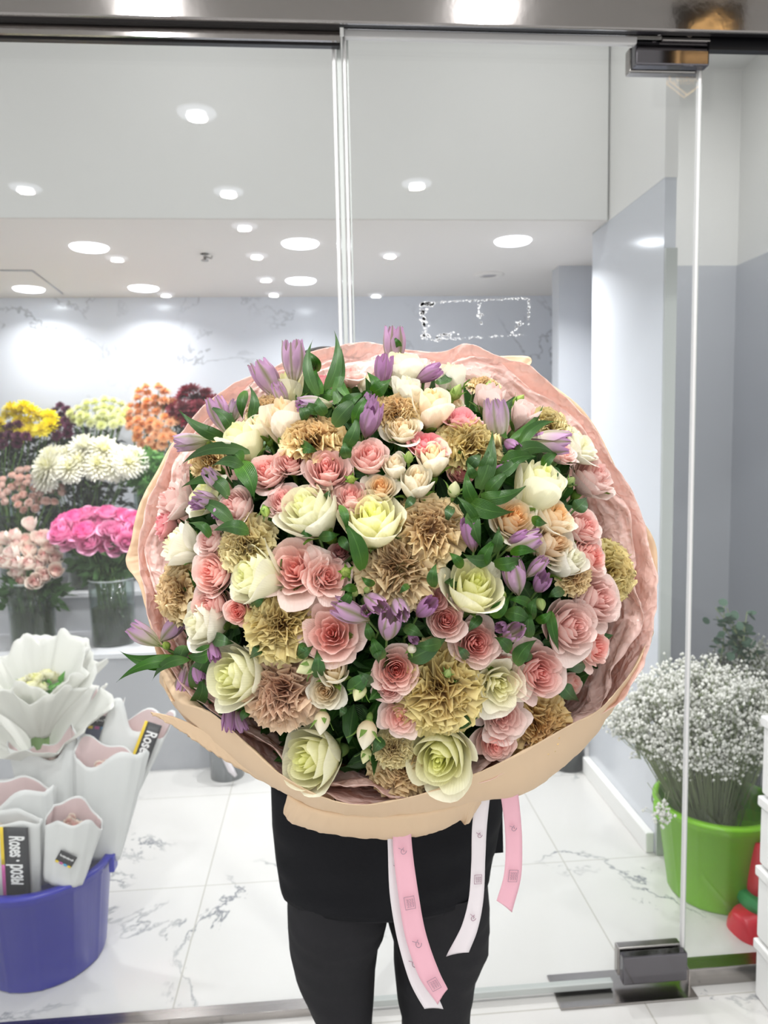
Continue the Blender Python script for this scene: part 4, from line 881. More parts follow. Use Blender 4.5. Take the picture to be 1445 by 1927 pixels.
FQ = [((545, 1480, .84), (540, 1500, .83), (534, 1530, .835), (560, 1530, .95)), ((575, 1500, .83), (570, 1520, .815), (550, 1550, .825), (590, 1540, .97)), ((620, 1510, .82), (620, 1535, .805), (610, 1568, .815), (640, 1540, 1.0)),
      ((690, 1520, .81), (690, 1540, .80), (690, 1578, .81), (700, 1545, 1.02)), ((760, 1520, .81), (760, 1540, .80), (760, 1578, .81), (750, 1545, 1.02)), ((820, 1510, .815), (825, 1530, .805), (822, 1566, .815), (800, 1540, 1.02)),
      ((865, 1500, .82), (870, 1515, .81), (868, 1544, .82), (840, 1530, 1.0)), ((890, 1495, .825), (893, 1505, .815), (878, 1552, .82), (860, 1520, 1.0)), ((900, 1490, .825), (905, 1500, .82), (902, 1516, .822), (870, 1510, 1.0))]
FQ = [(a_, b_, (c_[0], c_[1], c_[2]+.03), d_) for a_, b_, c_, d_ in FQ]
F2 = loft([list(c) for c in FQ], 160, 24, False, .0005, 47); wbuild('front_paper', F2, M['kraft'], .0006, False)
# loose paper flap at the lower left
FL3 = [((283, 1340, .90), (285, 1344, .90)), ((330, 1350, .88), (335, 1372, .88)), ((390, 1378, .86), (392, 1412, .865)), ((450, 1410, .84), (460, 1452, .85)), ((520, 1455, .82), (530, 1490, .83))]
F3 = loft([list(c) for c in FL3], 60, 8, False, .0008, 53); wbuild('paper_flap', F3, M['kraft'], .0006, False)
# gathered neck of the paper and the ribbon tied round it
mb = MB(); prof = []
NB = HAND; npf = [(.10, .06), (.06, .02), (.034, -.02), (.032, -.05), (.042, -.08)]
P = np.zeros((len(npf), 60, 3))
for i, (r_, z_) in enumerate(npf):
    for j in range(60):
        t = 2*pi*j/60; rr = r_*(1+.10*sin(9*t+i*.3)+.05*sin(17*t)); c = N([0, -.25*z_ if z_ > 0 else 0, z_-.02]); P[i, j] = c+N([rr*cos(t), rr*sin(t)*.9, 0])
mb.grid(P, closed=True); o = mb.build('paper_neck', M['kraft'], wrap_root); solid(o, .0006)
MB().lathe([(.036, -.055), (.039, -.05), (.039, -.03), (.036, -.025)], 40, cap=False).build('tie_ribbon', M['ribpink'], wrap_root)
r = random.Random(9); mb = MB()
for i in range(60):
    t = r.uniform(0, 6.28); q = r.uniform(0, .026); a = N([q*cos(t), q*sin(t), -.04]); mb.tube([a*N([2.2, 2.2, 1])+N([0, -.03, .12]), a, a*N([1.5, 1.5, 1])+N([0, 0, -.04-r.uniform(0, .02)])], .0024, 5)
o = mb.build('stem_bundle', M['greystem'] if 'greystem' in M else MP['stem']); o.location = HAND; tag(o, 'bundled green stems of the bouquet gathered in the hands under the paper', 'stems', kind='stuff')

def ribbon(name, label, mat, pts, marks, twist=.0, cut=1):
    """pts: (px, py, Y, width px); first end hidden under the paper"""
    P = [aty(a, b_, Y) for a, b_, Y, w in pts]; n = 60; nk = len(P); G = np.zeros((n, 5, 3)); Cn = []; Wd = []
    for i in range(n):
        t = i/(n-1)*(nk-1); k = min(int(t), nk-2); f = t-k; g = lambda j: P[min(max(j, 0), nk-1)]
        p = .5*((2*g(k))+(-g(k-1)+g(k+1))*f+(2*g(k-1)-5*g(k)+4*g(k+1)-g(k+2))*f*f+(-g(k-1)+3*g(k)-3*g(k+1)+g(k+2))*f**3); Cn.append(p)
        Wd.append((pts[k][3]*(1-f)+pts[k+1][3]*f)/2*p[1]/FPX)
    Cn = N(Cn); T_ = np.gradient(Cn, axis=0); T_ /= np.linalg.norm(T_, axis=1)[:, None]
    Sd = np.cross(T_, N([0, 1, 0])); Sd /= np.linalg.norm(Sd, axis=1)[:, None]; Sd[Sd[:, 0] < 0] *= -1; Nn = np.cross(Sd, T_)
    for i in range(n):
        a = twist*sin(i/9); s2 = Sd[i]*cos(a)+Nn[i]*sin(a)
        for j in range(5):
            x = (j-2)/2; e = 0
            if i > n-9: e = (i-(n-9))/8
            G[i, j] = Cn[i]+s2*Wd[i]*x+Nn[i]*.0015*(1-x*x)+T_[i]*Wd[i]*(1+cut*x)*.75*e
    org = Cn[0]; mb = MB(); mb.grid(G-org); o = mb.build(name, mat); o.location = org; solid(o, .0004); tag(o, label, 'ribbon', 'ribbons hanging from the bouquet')
    for kind, t in marks:
        i = int(t*(n-2)); c = Cn[i]-org; s2 = Sd[i]; tt = T_[i]; nn = Nn[i]*(-1 if Nn[i][1] > 0 else 1); q = Wd[i]*.5; mk = MB()
        f3 = lambda x, y: c+s2*x*q+tt*y*q+nn*.0024
        if kind == 's':                       # little printed square frame with two rows of strokes
            mk.tube([f3(-1, -1.5), f3(1, -1.5), f3(1, 1.5), f3(-1, 1.5), f3(-1, -1.5)], .0004, 4)
            for yy in (-.8, -.1, .6):
                for xx in (-.6, -.1, .4): mk.tube([f3(xx, yy), f3(xx+.3, yy), f3(xx+.3, yy+.4), f3(xx, yy+.4)], .00035, 4)
        else:                                 # a small swirled bow mark
            mk.tube([f3(.7*cos(u_*.5)*(1-u_/16), .9*sin(u_*.5)*(1-u_/22)-.3) for u_ in range(14)], .0005, 4); mk.tube([f3(-.9, -1.3), f3(-.2, -.8), f3(.2, -1.2)], .0005, 4)
        mk.build('printed_mark', M['ribink'], o)
    return o
ribbon('ribbon', 'long white ribbon lying half under the long pink one', M['ribwhite'], [(742, 1530, .815, 30), (746, 1600, .84, 34), (752, 1680, .85, 40), (766, 1760, .86, 42), (788, 1840, .865, 40), (812, 1890, .87, 34)], [('b', .3), ('b', .75)], cut=.8)
ribbon('ribbon', 'longest pink ribbon hanging in front of the black trousers', M['ribpink'], [(755, 1528, .81, 34), (758, 1600, .83, 38), (768, 1680, .84, 40), (782, 1760, .85, 42), (806, 1830, .855, 42), (828, 1868, .86, 34)], [('b', .22), ('s', .45), ('b', .66), ('s', .9)], cut=-.9)
ribbon('ribbon', 'white ribbon hanging alone in front of the trousers, right of the long pair', M['ribwhite'], [(908, 1500, .83, 30), (902, 1560, .85, 30), (900, 1620, .86, 28), (896, 1690, .87, 30), (884, 1745, .875, 34), (866, 1785, .88, 40)], [('b', .25), ('s', .5), ('b', .75)], cut=-.8)
ribbon('ribbon', 'short pink ribbon hanging at the far right over the marble floor', M['ribpink'], [(958, 1490, .83, 36), (965, 1550, .85, 34), (967, 1600, .86, 34), (964, 1650, .865, 36), (952, 1695, .87, 38)], [('b', .3), ('s', .75)], cut=.8)

# ---------------------------------------------------------------- the person holding the bouquet
M['skin'] = pm('skin', 'd8a98c', .5, bump=.05, bscale=120)
M['hair'] = pm('dark hair', '1d1815', .4, bump=.5, bscale=60)
M['trouser'] = pm('black trouser cloth', '232326', .85, bump=.1, bscale=300, spec=.2)
M['shirt'] = pm('black shirt cloth', '141519', .85, bump=.1, bscale=300, spec=.2)
M['shoe'] = pm('black shoe', '151515', .4)
M['eye'] = pm('eye white', 'e8e4e0', .2); M['iris'] = pm('dark iris', '2a1a10', .2); M['lip'] = pm('lips', 'b5695e', .45)
PY = 1.25
def hz(px, py, Y=PY): return aty(px, py, Y)
cx = hz(728, 1700)[0]; crz = hz(725, 1728)[2]            # crotch
hx = hz(612, 700)[0]; htop = hz(612, 662)[2]
person = thing('person', (cx, PY, 0), label='person in black shirt and black trousers standing behind the bouquet and holding it', cat='person')
PO = N([cx, PY, 0])
def skin_obj(name, verts, edges, radii, mat, parent, lev=2, root=0):
    me = bpy.data.meshes.new(name); me.from_pydata([tuple(v) for v in verts], edges, []); o = bpy.data.objects.new(name, me); COL.objects.link(o)
    md = o.modifiers.new('skin', 'SKIN'); md.use_smooth_shade = True
    for i, q in enumerate(radii):
        sv = me.skin_vertices[0].data[i]; sv.radius = q if hasattr(q, '__len__') else (q, q); sv.use_root = (i == root)
    sb = o.modifiers.new('sub', 'SUBSURF'); sb.levels = lev; sb.render_levels = lev
    me.materials.append(mat); o.parent = parent; return o
hd = HAND-PO
shz = htop-.30
V = [(0, .01, crz+.21), (0, .02, crz+.28), (-.01, .03, crz+.40), (hx-cx+.07, .03, shz-.05), (hx-cx+.03, .03, shz+.03), (hx-cx, .01, shz+.09), (hx-cx, 0, shz+.16), (hx-cx, 0, shz+.235)]
Rr = [(.12, .085), (.125, .09), (.14, .10), (.12, .09), (.055, .055), (.055, .055), (.075, .088), (.06, .075)]
E_ = [(i, i+1) for i in range(7)]
def chain(start, pts, rad):
    p = start
    for q, r_ in zip(pts, rad): V.append(tuple(q)); Rr.append(r_); E_.append((p, len(V)-1)); p = len(V)-1
    return p
lh = hd+N([-.045, .01, -.02]); rh = hd+N([.045, .015, -.05])
sx0 = hx-cx+.05
wl = chain(3, [(sx0-.18, .03, shz-.01), (sx0-.24, .01, shz-.26), lh+N([-.045, .03, -.045])], [(.055, .055), (.042, .042), (.027, .022)])
wr_ = chain(3, [(sx0+.18, .03, shz-.01), (sx0+.27, .01, shz-.27), rh+N([.045, .03, -.045])], [(.055, .055), (.042, .042), (.027, .022)])
# legs
lc = hz(636, 1850)[0]-cx; rc = hz(817, 1850)[0]-cx
chain(0, [(lc*1.05, .01, crz-.05), (lc*.98, .01, .42), (lc*1.0, .03, .09), (lc*1.05, -.06, .035), (lc*1.1, -.14, .025)], [(.045, .05), (.024, .024), (.03, .032), (.035, .03), (.03, .02)])
chain(0, [(rc*1.05, .01, crz-.05), (rc*.98, .01, .42), (rc*1.0, .03, .09), (rc*1.05, -.06, .035), (rc*1.1, -.14, .025)], [(.045, .05), (.024, .024), (.03, .032), (.035, .03), (.03, .02)])
# hands: palm and five separate curled fingers around the neck of the bouquet
def hand(wrist, ctr, side):
    pm_ = ctr+N([side*.045, .0, 0]); b = chain(wrist, [pm_+N([0, .02, -.02]), pm_], [(.026, .018), (.034, .018)])
    for k in range(4):
        z = .032-.021*k; L = (.9, 1., .95, .78)[k]
        base = pm_+N([0, -.012, z])
        pts = [base+N([side*.004, -.02*L, 0])] + [ctr+N([side*.05*cos(a)*1.0, -.052*sin(a)*L, z-.002*q]) for q, a in enumerate((1.0, 1.6, 2.1))]
        chain(b, pts, [(.0095, .0095), (.009, .009), (.0085, .0085), (.007, .007)])
    chain(b, [pm_+N([-side*.01, .03, .03]), pm_+N([-side*.04, .035, .045]), pm_+N([-side*.062, .025, .05])], [(.012, .012), (.0105, .0105), (.008, .008)])
hand(wl, lh+N([.03, 0, 0]), -1); hand(wr_, rh+N([-.03, 0, 0]), 1)
skin_obj('body', V, E_, Rr, M['skin'], person)
# face details and hair
hc = N([hx-cx, -.005, htop-.115])
mb = MB(); mb.tube([hc+N([0, -.083, .018]), hc+N([0, -.098, -.012]), hc+N([0, -.104, -.022]), hc+N([0, -.09, -.032])], [.006, .009, .012, .006], 10); mb.build('nose', M['skin'], person)
for s_ in (-1, 1):
    mb = MB(); egg(mb, .013, .026, -.013, 12); e = mb.build('eye', M['eye'], person); e.location = hc+N([s_*.031, -.078, .012])
    mb = MB(); mb.lathe([(.001, -.0), (.005, .001), (.001, .002)], 12); i_ = mb.build('iris', M['iris'], e); i_.rotation_euler = (pi/2, 0, 0); i_.location = (0, -.0125, 0)
    mb = MB(); egg(mb, .02, .06, -.03, 12); e = mb.build('ear', M['skin'], person); e.location = hc+N([s_*.078, .008, -.005]); e.scale = (.4, 1, 1)
mb = MB(); mb.tube([hc+N([-.022, -.083, -.052]), hc+N([0, -.091, -.05]), hc+N([.022, -.083, -.052])], [.003, .006, .003], 8); mb.build('mouth', M['lip'], person)
k = 20; n_ = 36; P = np.zeros((k, n_, 3))
for i in range(k):
    ph = i/(k-1)*pi*.62
    for j in range(n_):
        t = 2*pi*j/n_; fr = max(0, -sin(t)); ph2 = ph*(1-.42*fr); r_ = 1+.03*sin(13*t+i)+.02*sin(29*t)
        P[i, j] = hc+N([.092*sin(ph2)*cos(t)*r_, .105*sin(ph2)*sin(t)*r_+.012, .118*cos(ph2)-.0])
mb = MB(); mb.grid(P, closed=True); h_ = mb.build('hair', M['hair'], person); solid(h_, .012, 0)
# trousers: hips and two legs as one garment
def leg_rows(keys, dz=0):
    """keys: (px left, px right, py)"""
    rows = []
    for a, b_, y, dep in keys:
        L, R2 = hz(a, y), hz(b_, y); L[2] = R2[2] = hz((a+b_)/2, y, PY-.11*dz)[2]; rows.append(((L+R2)/2-PO, abs(R2[0]-L[0])/2, dep))
    return rows
def tube_ell(mb, rows, n=40, wr=.004, seed=1, cap=False):
    P = np.zeros((len(rows), n, 3)); r = random.Random(seed); a1, a2 = r.uniform(0, 6), r.uniform(0, 6)
    for i, (c, hw, dep) in enumerate(rows):
        for j in range(n):
            t = 2*pi*j/n; w = 1+wr*20*(sin(5*t+i*.8+a1)*.3+sin(3*t-i*1.1+a2)*.4)*.35
            ct, st_ = cos(t), sin(t); P[i, j] = c+N([hw*np.sign(ct)*abs(ct)**.85*(1 if abs(ct) > .93 else w), dep*np.sign(st_)*abs(st_)**.85*w, 0])
    mb.grid(P, closed=True)
def densify(rows, m=6):
    out = []
    for (a, b_) in zip(rows[:-1], rows[1:]):
        for q in range(m): f = q/m; out.append((a[0]*(1-f)+b_[0]*f, a[1]*(1-f)+b_[1]*f, a[2]*(1-f)+b_[2]*f))
    return out+[rows[-1]]
tr = thing('trousers', (0, 0, 0)); bpy.data.objects.remove(tr)
mb = MB()
hip = leg_rows([(560, 900, 1500, .11), (545, 908, 1600, .125), (540, 915, 1680, .13), (541, 915, 1722, .13)], 1)
tube_ell(mb, densify(hip), 48, .002, 1)
z_ = lambda a, b_, y: hz((a+b_)/2, y)
Lk = leg_rows([(545, 733, 1640, .12), (541, 733, 1700, .125), (542, 727, 1735, .12), (545, 712, 1780, .105), (556, 706, 1830, .095), (582, 703, 1890, .085), (600, 700, 1927, .08)], .2)
Rk = leg_rows([(722, 910, 1640, .12), (722, 915, 1700, .125), (729, 915, 1735, .12), (742, 914, 1780, .105), (742, 893, 1830, .095), (748, 884, 1890, .085), (757, 880, 1927, .08)], .2)
def tolow(rows, xe):
    c, hw, dp = rows[-1]; return rows+[(N([(c[0]+xe)/2, .01, c[2]-.12]), hw*1.0, dp), (N([xe, .02, .26]), .068, .07), (N([xe, .02, .07]), .062, .072)]
Lk = tolow(Lk, lc*1.0); Rk = tolow(Rk, rc*1.0)
tube_ell(mb, densify(Lk), 40, .003, 2); tube_ell(mb, densify(Rk), 40, .003, 3)
t_ = mb.build('trousers', M['trouser'], person)
# shirt: torso, and sleeves to the wrists
mb = MB()
S1 = leg_rows([(530, 915, 1715, .135), (522, 925, 1660, .135), (515, 940, 1590, .135), (512, 943, 1500, .13)], 1)
S1 += [(N([.0, .02, crz+.30]), .155, .12), (N([-.02, .03, shz-.22]), .17, .12), (N([sx0-.01, .03, shz-.06]), .19, .10), (N([sx0-.02, .03, shz+.02]), .13, .075), (N([hx-cx+.02, .02, shz+.055]), .06, .06)]
tube_ell(mb, densify(S1), 48, .003, 5)
sh = mb.build('shirt', M['shirt'], person); solid(sh, .002)
def sleeve(a, b_, c, s_):
    pts = []; rad = []
    for (p, q, r0, r1) in ((N(a), N(b_), .075, .062), (N(b_), N(c), .062, .045)):
        for k in range(8): f = k/8; pts.append(p*(1-f)+q*f); rad.append((r0*(1-f)+r1*f)*(1+.04*sin(k*2.4)))
    MB().tube(pts, rad, 20, cap=False).build('sleeve', M['shirt'], person)
sleeve((sx0-.16, .03, shz-.02), (sx0-.25, .02, shz-.26), lh+N([-.055, .04, -.05]), -1)
sleeve((sx0+.16, .03, shz-.02), (sx0+.28, .02, shz-.27), rh+N([.055, .04, -.05]), 1)
# jacket corner hanging at the right hip
a = [hz(915, 1500), hz(947, 1505), hz(947, 1560), hz(947, 1601), hz(905, 1617), hz(905, 1560)]
mb = MB(); a = [p-PO+N([0, .02*i % .03, 0]) for i, p in enumerate(a)]; mb.add(a, [(0, 1, 2, 5), (5, 2, 3, 4)]); o = mb.build('shirt_tail', M['shirt'], person); solid(o, .012)
for xx in (lc, rc):
    mb = MB(); k = 14; P = np.zeros((k, 20, 3))
    for i in range(k):
        f = i/(k-1); yy = .07-.27*f; w = .042*(sin(pi*min(max(f, .03), .97))**.35); hgt = .085*(1-f)**.7+.03
        for j in range(20): t = 2*pi*j/20; P[i, j] = N([xx*1.03+w*cos(t), yy, max(.001, hgt/2+hgt/2*sin(t))])
    mb.grid(P, closed=True); mb.F.append(tuple(mb.n-20+j for j in range(20))); mb.M.append(0); mb.F.append(tuple(range(20))[::-1]); mb.M.append(0)
    mb.build('shoe', M['shoe'], person)

# ================================================================ flowers behind the glass
M['vase'] = glassmat('vase glass', 'e8eeec', 1.0, .02)
M['vaserim'] = pm('vase glass rim', 'c9d2d0', .1, alpha=.6)
M['water'] = glassmat('green vase water', 'a9b58a', .6)
M['greyvase'] = pm('smoked grey vase', '8d9194', .1, alpha=.8)
M['darkvase'] = pm('dark smoked vase', '4a4e50', .1, alpha=.9)
M['darkleaf'] = ramp_mat('dull green leaves', [(0, '3c5a30'), (1, '44663a')], trans=.1, bump=0)  # muted dark green leaf colour
M['greyleaf'] = ramp_mat('grey green leaves', [(0, '3c4440'), (1, '4a544c')], trans=.1, bump=0)
M['lime'] = ramp_mat('fresh green leaves', [(0, '4a8a34'), (1, '62a044')], trans=.2, bump=0)
BGC = {'yellow': [(0, 'e8d400'), (1, 'ffee10')], 'plum': [(0, '4c2038'), (1, '743a58')], 'ivory': [(0, 'e6eaa0'), (1, 'f4f6cc')], 'orange': [(0, 'e8a468'), (1, 'fcc898')],
       'wine': [(0, '5a1020'), (1, '9c2840')], 'white': [(0, 'f4f2b0'), (.4, 'faf8e4'), (1, 'fbfaf2')], 'blush': [(0, 'f4ccc0'), (1, 'fdeae0')], 'fuchsia': [(0, 'ee74b4'), (.5, 'fa9ccc'), (1, 'fcbcdc')], 'pinkcream': [(0, 'f8b4b0'), (.35, 'fddcd6'), (1, 'fef8ec')]}
for k_, v_ in BGC.items(): MP['bg'+k_] = ramp_mat('background %s petals' % k_, v_, trans=.25, bump=0)
def mum_mesh(mat, seed, n=70, L=1., w=.12, ball=1.6):
    mb = MB(); r = random.Random(seed)
    for i in range(n):
        ph = ball*((i+.5)/n)**.55; th = i*2.39996; d = N([sin(ph)*cos(th), sin(ph)*sin(th), cos(ph)*.85]); s = N([-sin(th), cos(th), 0]); nn = np.cross(d, s)
        q = L*r.uniform(.85, 1.08); v = [d*.15-s*w*.4, d*.15+s*w*.4, d*q*.6-s*w+nn*.05, d*q*.6+nn*.0, d*q*.6+s*w+nn*.05, d*q-s*w*.5-nn*.02, d*q+s*w*.5-nn*.02]
        c = min(1, ph/ball*.8+.1); mb.add(v, [(0, 1, 3), (0, 3, 2), (1, 4, 3), (2, 3, 6, 5), (3, 4, 6)], [(.5, c*.5)]*2+[(.5, c)]*3+[(.5, min(1, c+.15))]*2)
    return mb
MUMS = {}
def mum(col, n=70, w=.12, ball=1.6):
    if col not in MUMS: MUMS[col] = [mum_mesh(None, s, n, 1., w, ball).mesh('bloom', MP['bg'+col]) for s in range(2)]
    return MUMS[col]
BROSE = {c: [rose_mesh('bloom', MP['bg'+c], 5+s, L_BUD if c != 'fuchsia' else L_SPRAY[2:]) for s in range(2)] for c in ('pinkcream', 'fuchsia')}
BROSE['blush'] = [rose_mesh('bloom', MP['bgblush'], 3, L_SPRAY[3:8])]*2
RG = random.Random(21)
def leaf_cloud(mb, c, rad, n, L, seed, low=-1.):
    r = random.Random(seed)
    for i in range(n):
        d = N([r.gauss(0, 1), r.gauss(0, 1), r.gauss(0, 1)]); d /= np.linalg.norm(d); p = c+d*N(rad)*r.random()**.4
        dr = N([d[0]*.8+r.gauss(0, .4), r.gauss(0, .5), r.gauss(.1, .5)]); dr /= np.linalg.norm(dr); s = np.cross(dr, N([r.gauss(0, 1), r.gauss(0, 1), r.gauss(0, 1)])); s /= np.linalg.norm(s); nn = np.cross(dr, s)
        q = L*r.uniform(.6, 1.2); w = q*.24
        mb.add([p, p+dr*q*.4+s*w+nn*w*.4, p+dr*q, p+dr*q*.4-s*w+nn*w*.4, p+dr*q*.5], [(0, 1, 4), (1, 2, 4), (2, 3, 4), (3, 0, 4)], [(.5, 0), (1, .5), (.5, 1), (0, .5), (.5, .5)])
def vase_at(x, y, z, r_, h_, label, water=.55, mat='vase', dark=False):
    t = thing('glass_vase', (x, y, z), label=label, cat='vase', group='vases of flowers')
    MB().lathe([(r_*.2, .004), (r_*.95, .004), (r_*.97, .012), (r_, h_), (r_*1.03, h_), (r_*1.0, .0), (r_*.2, .0)], 32, cap=False).build('vase_body', M[mat], t)
    MB().lathe([(r_*.985, h_-.004), (r_*1.045, h_-.004), (r_*1.045, h_+.003), (r_*.985, h_+.003), (r_*.985, h_-.004)], 32, cap=False).build('rim', M['vaserim'], t)
    if water: MB().lathe([(.001, .01), (r_*.94, .01), (r_*.955, h_*water), (.001, h_*water)], 28, cap=False).build('water', M['water'], t)
    return t
def bunch(name, cat, lab, glab, px, py, rx, ry, n, dpx, Y, zb, vr, vh, meshes, vpx=None, leafm='darkleaf', lean=.5, scl=1., under=(.8, .8), nl=110, pts=None, vlab='', Ls=.05):
    c = aty(px, py, Y); vp = aty(vpx or px, 1200, Y); x = vp[0]
    vase_at(x, Y, zb, vr, vh, vlab)
    fo = MB(); r = random.Random(int(px*7+py)); heads = []
    pts = pts or []
    k = 0
    while len(pts) < n and k < 4000:
        k += 1; a = r.uniform(0, 6.28); q = r.random()**.5; P_ = (px+rx*q*cos(a), py+ry*q*sin(a))
        if all(math.hypot(P_[0]-u[0], (P_[1]-u[1])*1.2) > dpx*.62*(1-k/5000) for u in pts): pts.append(P_)
    s = dpx/2*Y/FPX*scl
    for i, (a, b_) in enumerate(pts):
        up_ = (b_-py)/max(ry, 1); p = aty(a, b_, Y+.05*up_*-1*.8+r.uniform(-.03, .03)-(.04 if b_ > py else 0))
        z = N([(a-px)/max(rx, 1)*.6+r.gauss(0, .12), -lean-.35*max(up_, -.3)-r.uniform(0, .25), .8-.35*up_]); z /= np.linalg.norm(z)
        o = bpy.data.objects.new(name, meshes[i % len(meshes)]); COL.objects.link(o); o.location = p; o.rotation_mode = 'QUATERNION'; o.rotation_quaternion = rot_to(z, r.uniform(0, 6)); q = s*r.uniform(.88, 1.1); o.scale = (q, q, q)
        tag(o, lab, cat, glab); heads.append(p)
        nk = N([x+(p[0]-x)*.25, Y+.0, zb+vh]); ft = N([x+r.uniform(-.6, .6)*vr, Y+r.uniform(-.6, .6)*vr, zb+.02])
        fo.tube([p-z*s*.4, p*.6+nk*.4-N([0, 0, .01]), nk+N([r.uniform(-.5, .5)*vr, r.uniform(-.5, .5)*vr, 0]), ft], .0028, 4, 0)
    for q in range(16): a1 = r.uniform(0, 6.28); fo.tube([N([x+vr*.7*cos(a1), Y+vr*.7*sin(a1), zb+vh*1.2]), N([x+vr*.75*cos(a1+1), Y+vr*.75*sin(a1+1), zb+.02])], .003, 4)
    st_ = fo.build('flower_stems', MP['stem']); tag(st_, 'green stems and leaves of the '+glab, 'stems', kind='stuff')
    lv = MB(); cc = N([(c[0]+x)/2, Y+.01, c[2]-(ry*Y/FPX)-under[1]*.06]); leaf_cloud(lv, cc, (rx*Y/FPX*under[0], .07, .05+under[1]*.05), nl, Ls, int(px+py)); leaf_cloud(lv, N([x, Y, (cc[2]+zb+vh)/2]), (vr*1.2, vr, max(.02, (cc[2]-zb-vh)/2)), nl//2, Ls, int(px))
    o = lv.build('foliage', M[leafm], st_)
Z1, Z2, Z3 = .57, .77, .98
bunch('chrysanthemum', 'chrysanthemum', 'bright yellow chrysanthemum in the top row bunch at the left edge', 'yellow chrysanthemums', 48, 795, 50, 28, 16, 34, 4.22, Z3, .055, .30, mum('yellow', 40, .17), vpx=60, vlab='vase of yellow chrysanthemums in the top row', leafm='greyleaf')
bunch('chrysanthemum', 'chrysanthemum', 'dark plum chrysanthemum in the small bunch in front of the yellow ones', 'plum chrysanthemums in front of the yellow ones', 20, 818, 30, 22, 12, 24, 4.12, Z3, .05, .28, mum('plum', 40, .17), vpx=22, vlab='vase of plum chrysanthemums at the left edge, top row', leafm='greyleaf')
bunch('chrysanthemum', 'chrysanthemum', 'dark plum chrysanthemum between the yellow and the pale green bunches', 'plum chrysanthemums between yellow and pale green ones', 118, 792, 22, 32, 14, 22, 4.25, Z3, .05, .28, mum('plum', 40, .17), vpx=112, vlab='vase of plum chrysanthemums between the yellow and pale green bunches', leafm='greyleaf')
bunch('chrysanthemum', 'chrysanthemum', 'pale green chrysanthemum in the top row bunch left of the orange ones', 'pale green chrysanthemums', 188, 778, 54, 26, 26, 22, 4.22, Z3, .055, .28, mum('ivory', 40, .17), vpx=180, vlab='vase of pale green chrysanthemums in the top row', leafm='greyleaf', under=(.9, 1.2))
bunch('chrysanthemum', 'chrysanthemum', 'orange chrysanthemum in the top row bunch beside the wine red ones', 'orange chrysanthemums', 288, 785, 46, 58, 40, 24, 4.20, Z3, .055, .26, mum('orange', 40, .17), vpx=285, vlab='vase of orange chrysanthemums in the top row', leafm='greyleaf')
bunch('chrysanthemum', 'chrysanthemum', 'wine red chrysanthemum in the top row bunch next to the big bouquet', 'wine red chrysanthemums', 368, 765, 46, 30, 20, 36, 4.22, Z3, .055, .28, mum('wine', 40, .17), vpx=365, vlab='vase of wine red chrysanthemums in the top row', leafm='greyleaf')
bunch('chrysanthemum', 'chrysanthemum', 'big white ball chrysanthemum in the middle row', 'white ball chrysanthemums', 165, 862, 96, 34, 12, 62, 3.92, Z2, .08, .26, mum('white', 120, .10, 2.0), vpx=165, vlab='vase of big white ball chrysanthemums in the middle row', leafm='greyleaf', under=(.85, 1.9), nl=260, Ls=.06,
      pts=[(95, 880), (128, 862), (160, 845), (195, 850), (228, 862), (100, 862), (150, 872), (185, 878), (215, 880), (240, 875), (88, 900), (172, 858), (132, 885), (250, 868)])
bunch('spray_rose', 'rose', 'small blush spray rose in the middle row at the left edge', 'blush spray roses', 55, 920, 64, 40, 38, 20, 3.90, Z2, .07, .2, BROSE['blush'], vpx=40, vlab='vase of small blush spray roses in the middle row', leafm='greyleaf', under=(.9, 1.))
bunch('rose', 'rose', 'cream rose with pink edges in the front row bunch at the left', 'pink and cream roses', 58, 1040, 66, 56, 22, 31, 3.55, Z1, .10, .31, BROSE['pinkcream'], vpx=64, vlab='glass vase of pink and cream roses in the front row', under=(.9, .9), nl=200, scl=1.35, Ls=.07)
bunch('rose', 'rose', 'bright pink rose in the front row bunch beside the big bouquet', 'bright pink roses', 190, 992, 84, 32, 36, 32, 3.55, Z1, .10, .31, BROSE['fuchsia'], vpx=215, vlab='glass vase of bright pink roses in the front row', under=(.75, 1.1), nl=260, scl=1.4, Ls=.08)
bunch('chrysanthemum', 'chrysanthemum', 'white chrysanthemum peeping out right of the bouquet by the wall', 'white chrysanthemums right of the bouquet', 1062, 745, 40, 22, 9, 34, 4.2, Z3, .06, .28, mum('white'), vpx=1062, vlab='vase of white flowers behind the right side of the bouquet', leafm='lime')
# fresh green foliage bunch in the middle row
c = aty(282, 888, 3.95); mb = MB(); leaf_cloud(mb, c, (.12, .09, .12), 420, .06, 5); o = mb.build('green_foliage', M['lime']); tag(o, 'bunch of fresh green leaves in the middle row right of the white balls', 'leaves', kind='stuff')
v = vase_at(c[0], 3.95, Z2, .06, .42, 'vase holding the bunch of fresh green leaves in the middle row', .5)
# vases on the floor
p = atz(425, 1470)
t = vase_at(p[0], p[1]+.06, 0, .075, .26, 'grey glass vase with a pale ribbon on the marble floor, left of the trousers', 0, 'greyvase')
MB().tube([(-.03, -.078, .24), (-.01, -.095, .16), (.03, -.10, .07), (.05, -.10, .04)], [.004, .012, .014, .008], 8).build('ribbon', M['ribwhite'], t)
p = atz(1075, 1450)
t = vase_at(p[0], p[1]+.05, 0, .075, .24, 'dark glass vase on the marble floor beside the white baseboard', 0, 'darkvase')
mb = MB(); leaf_cloud(mb, N([0, 0, .30]), (.07, .06, .10), 90, .08, 8); mb.build('foliage', M['darkleaf'], t)

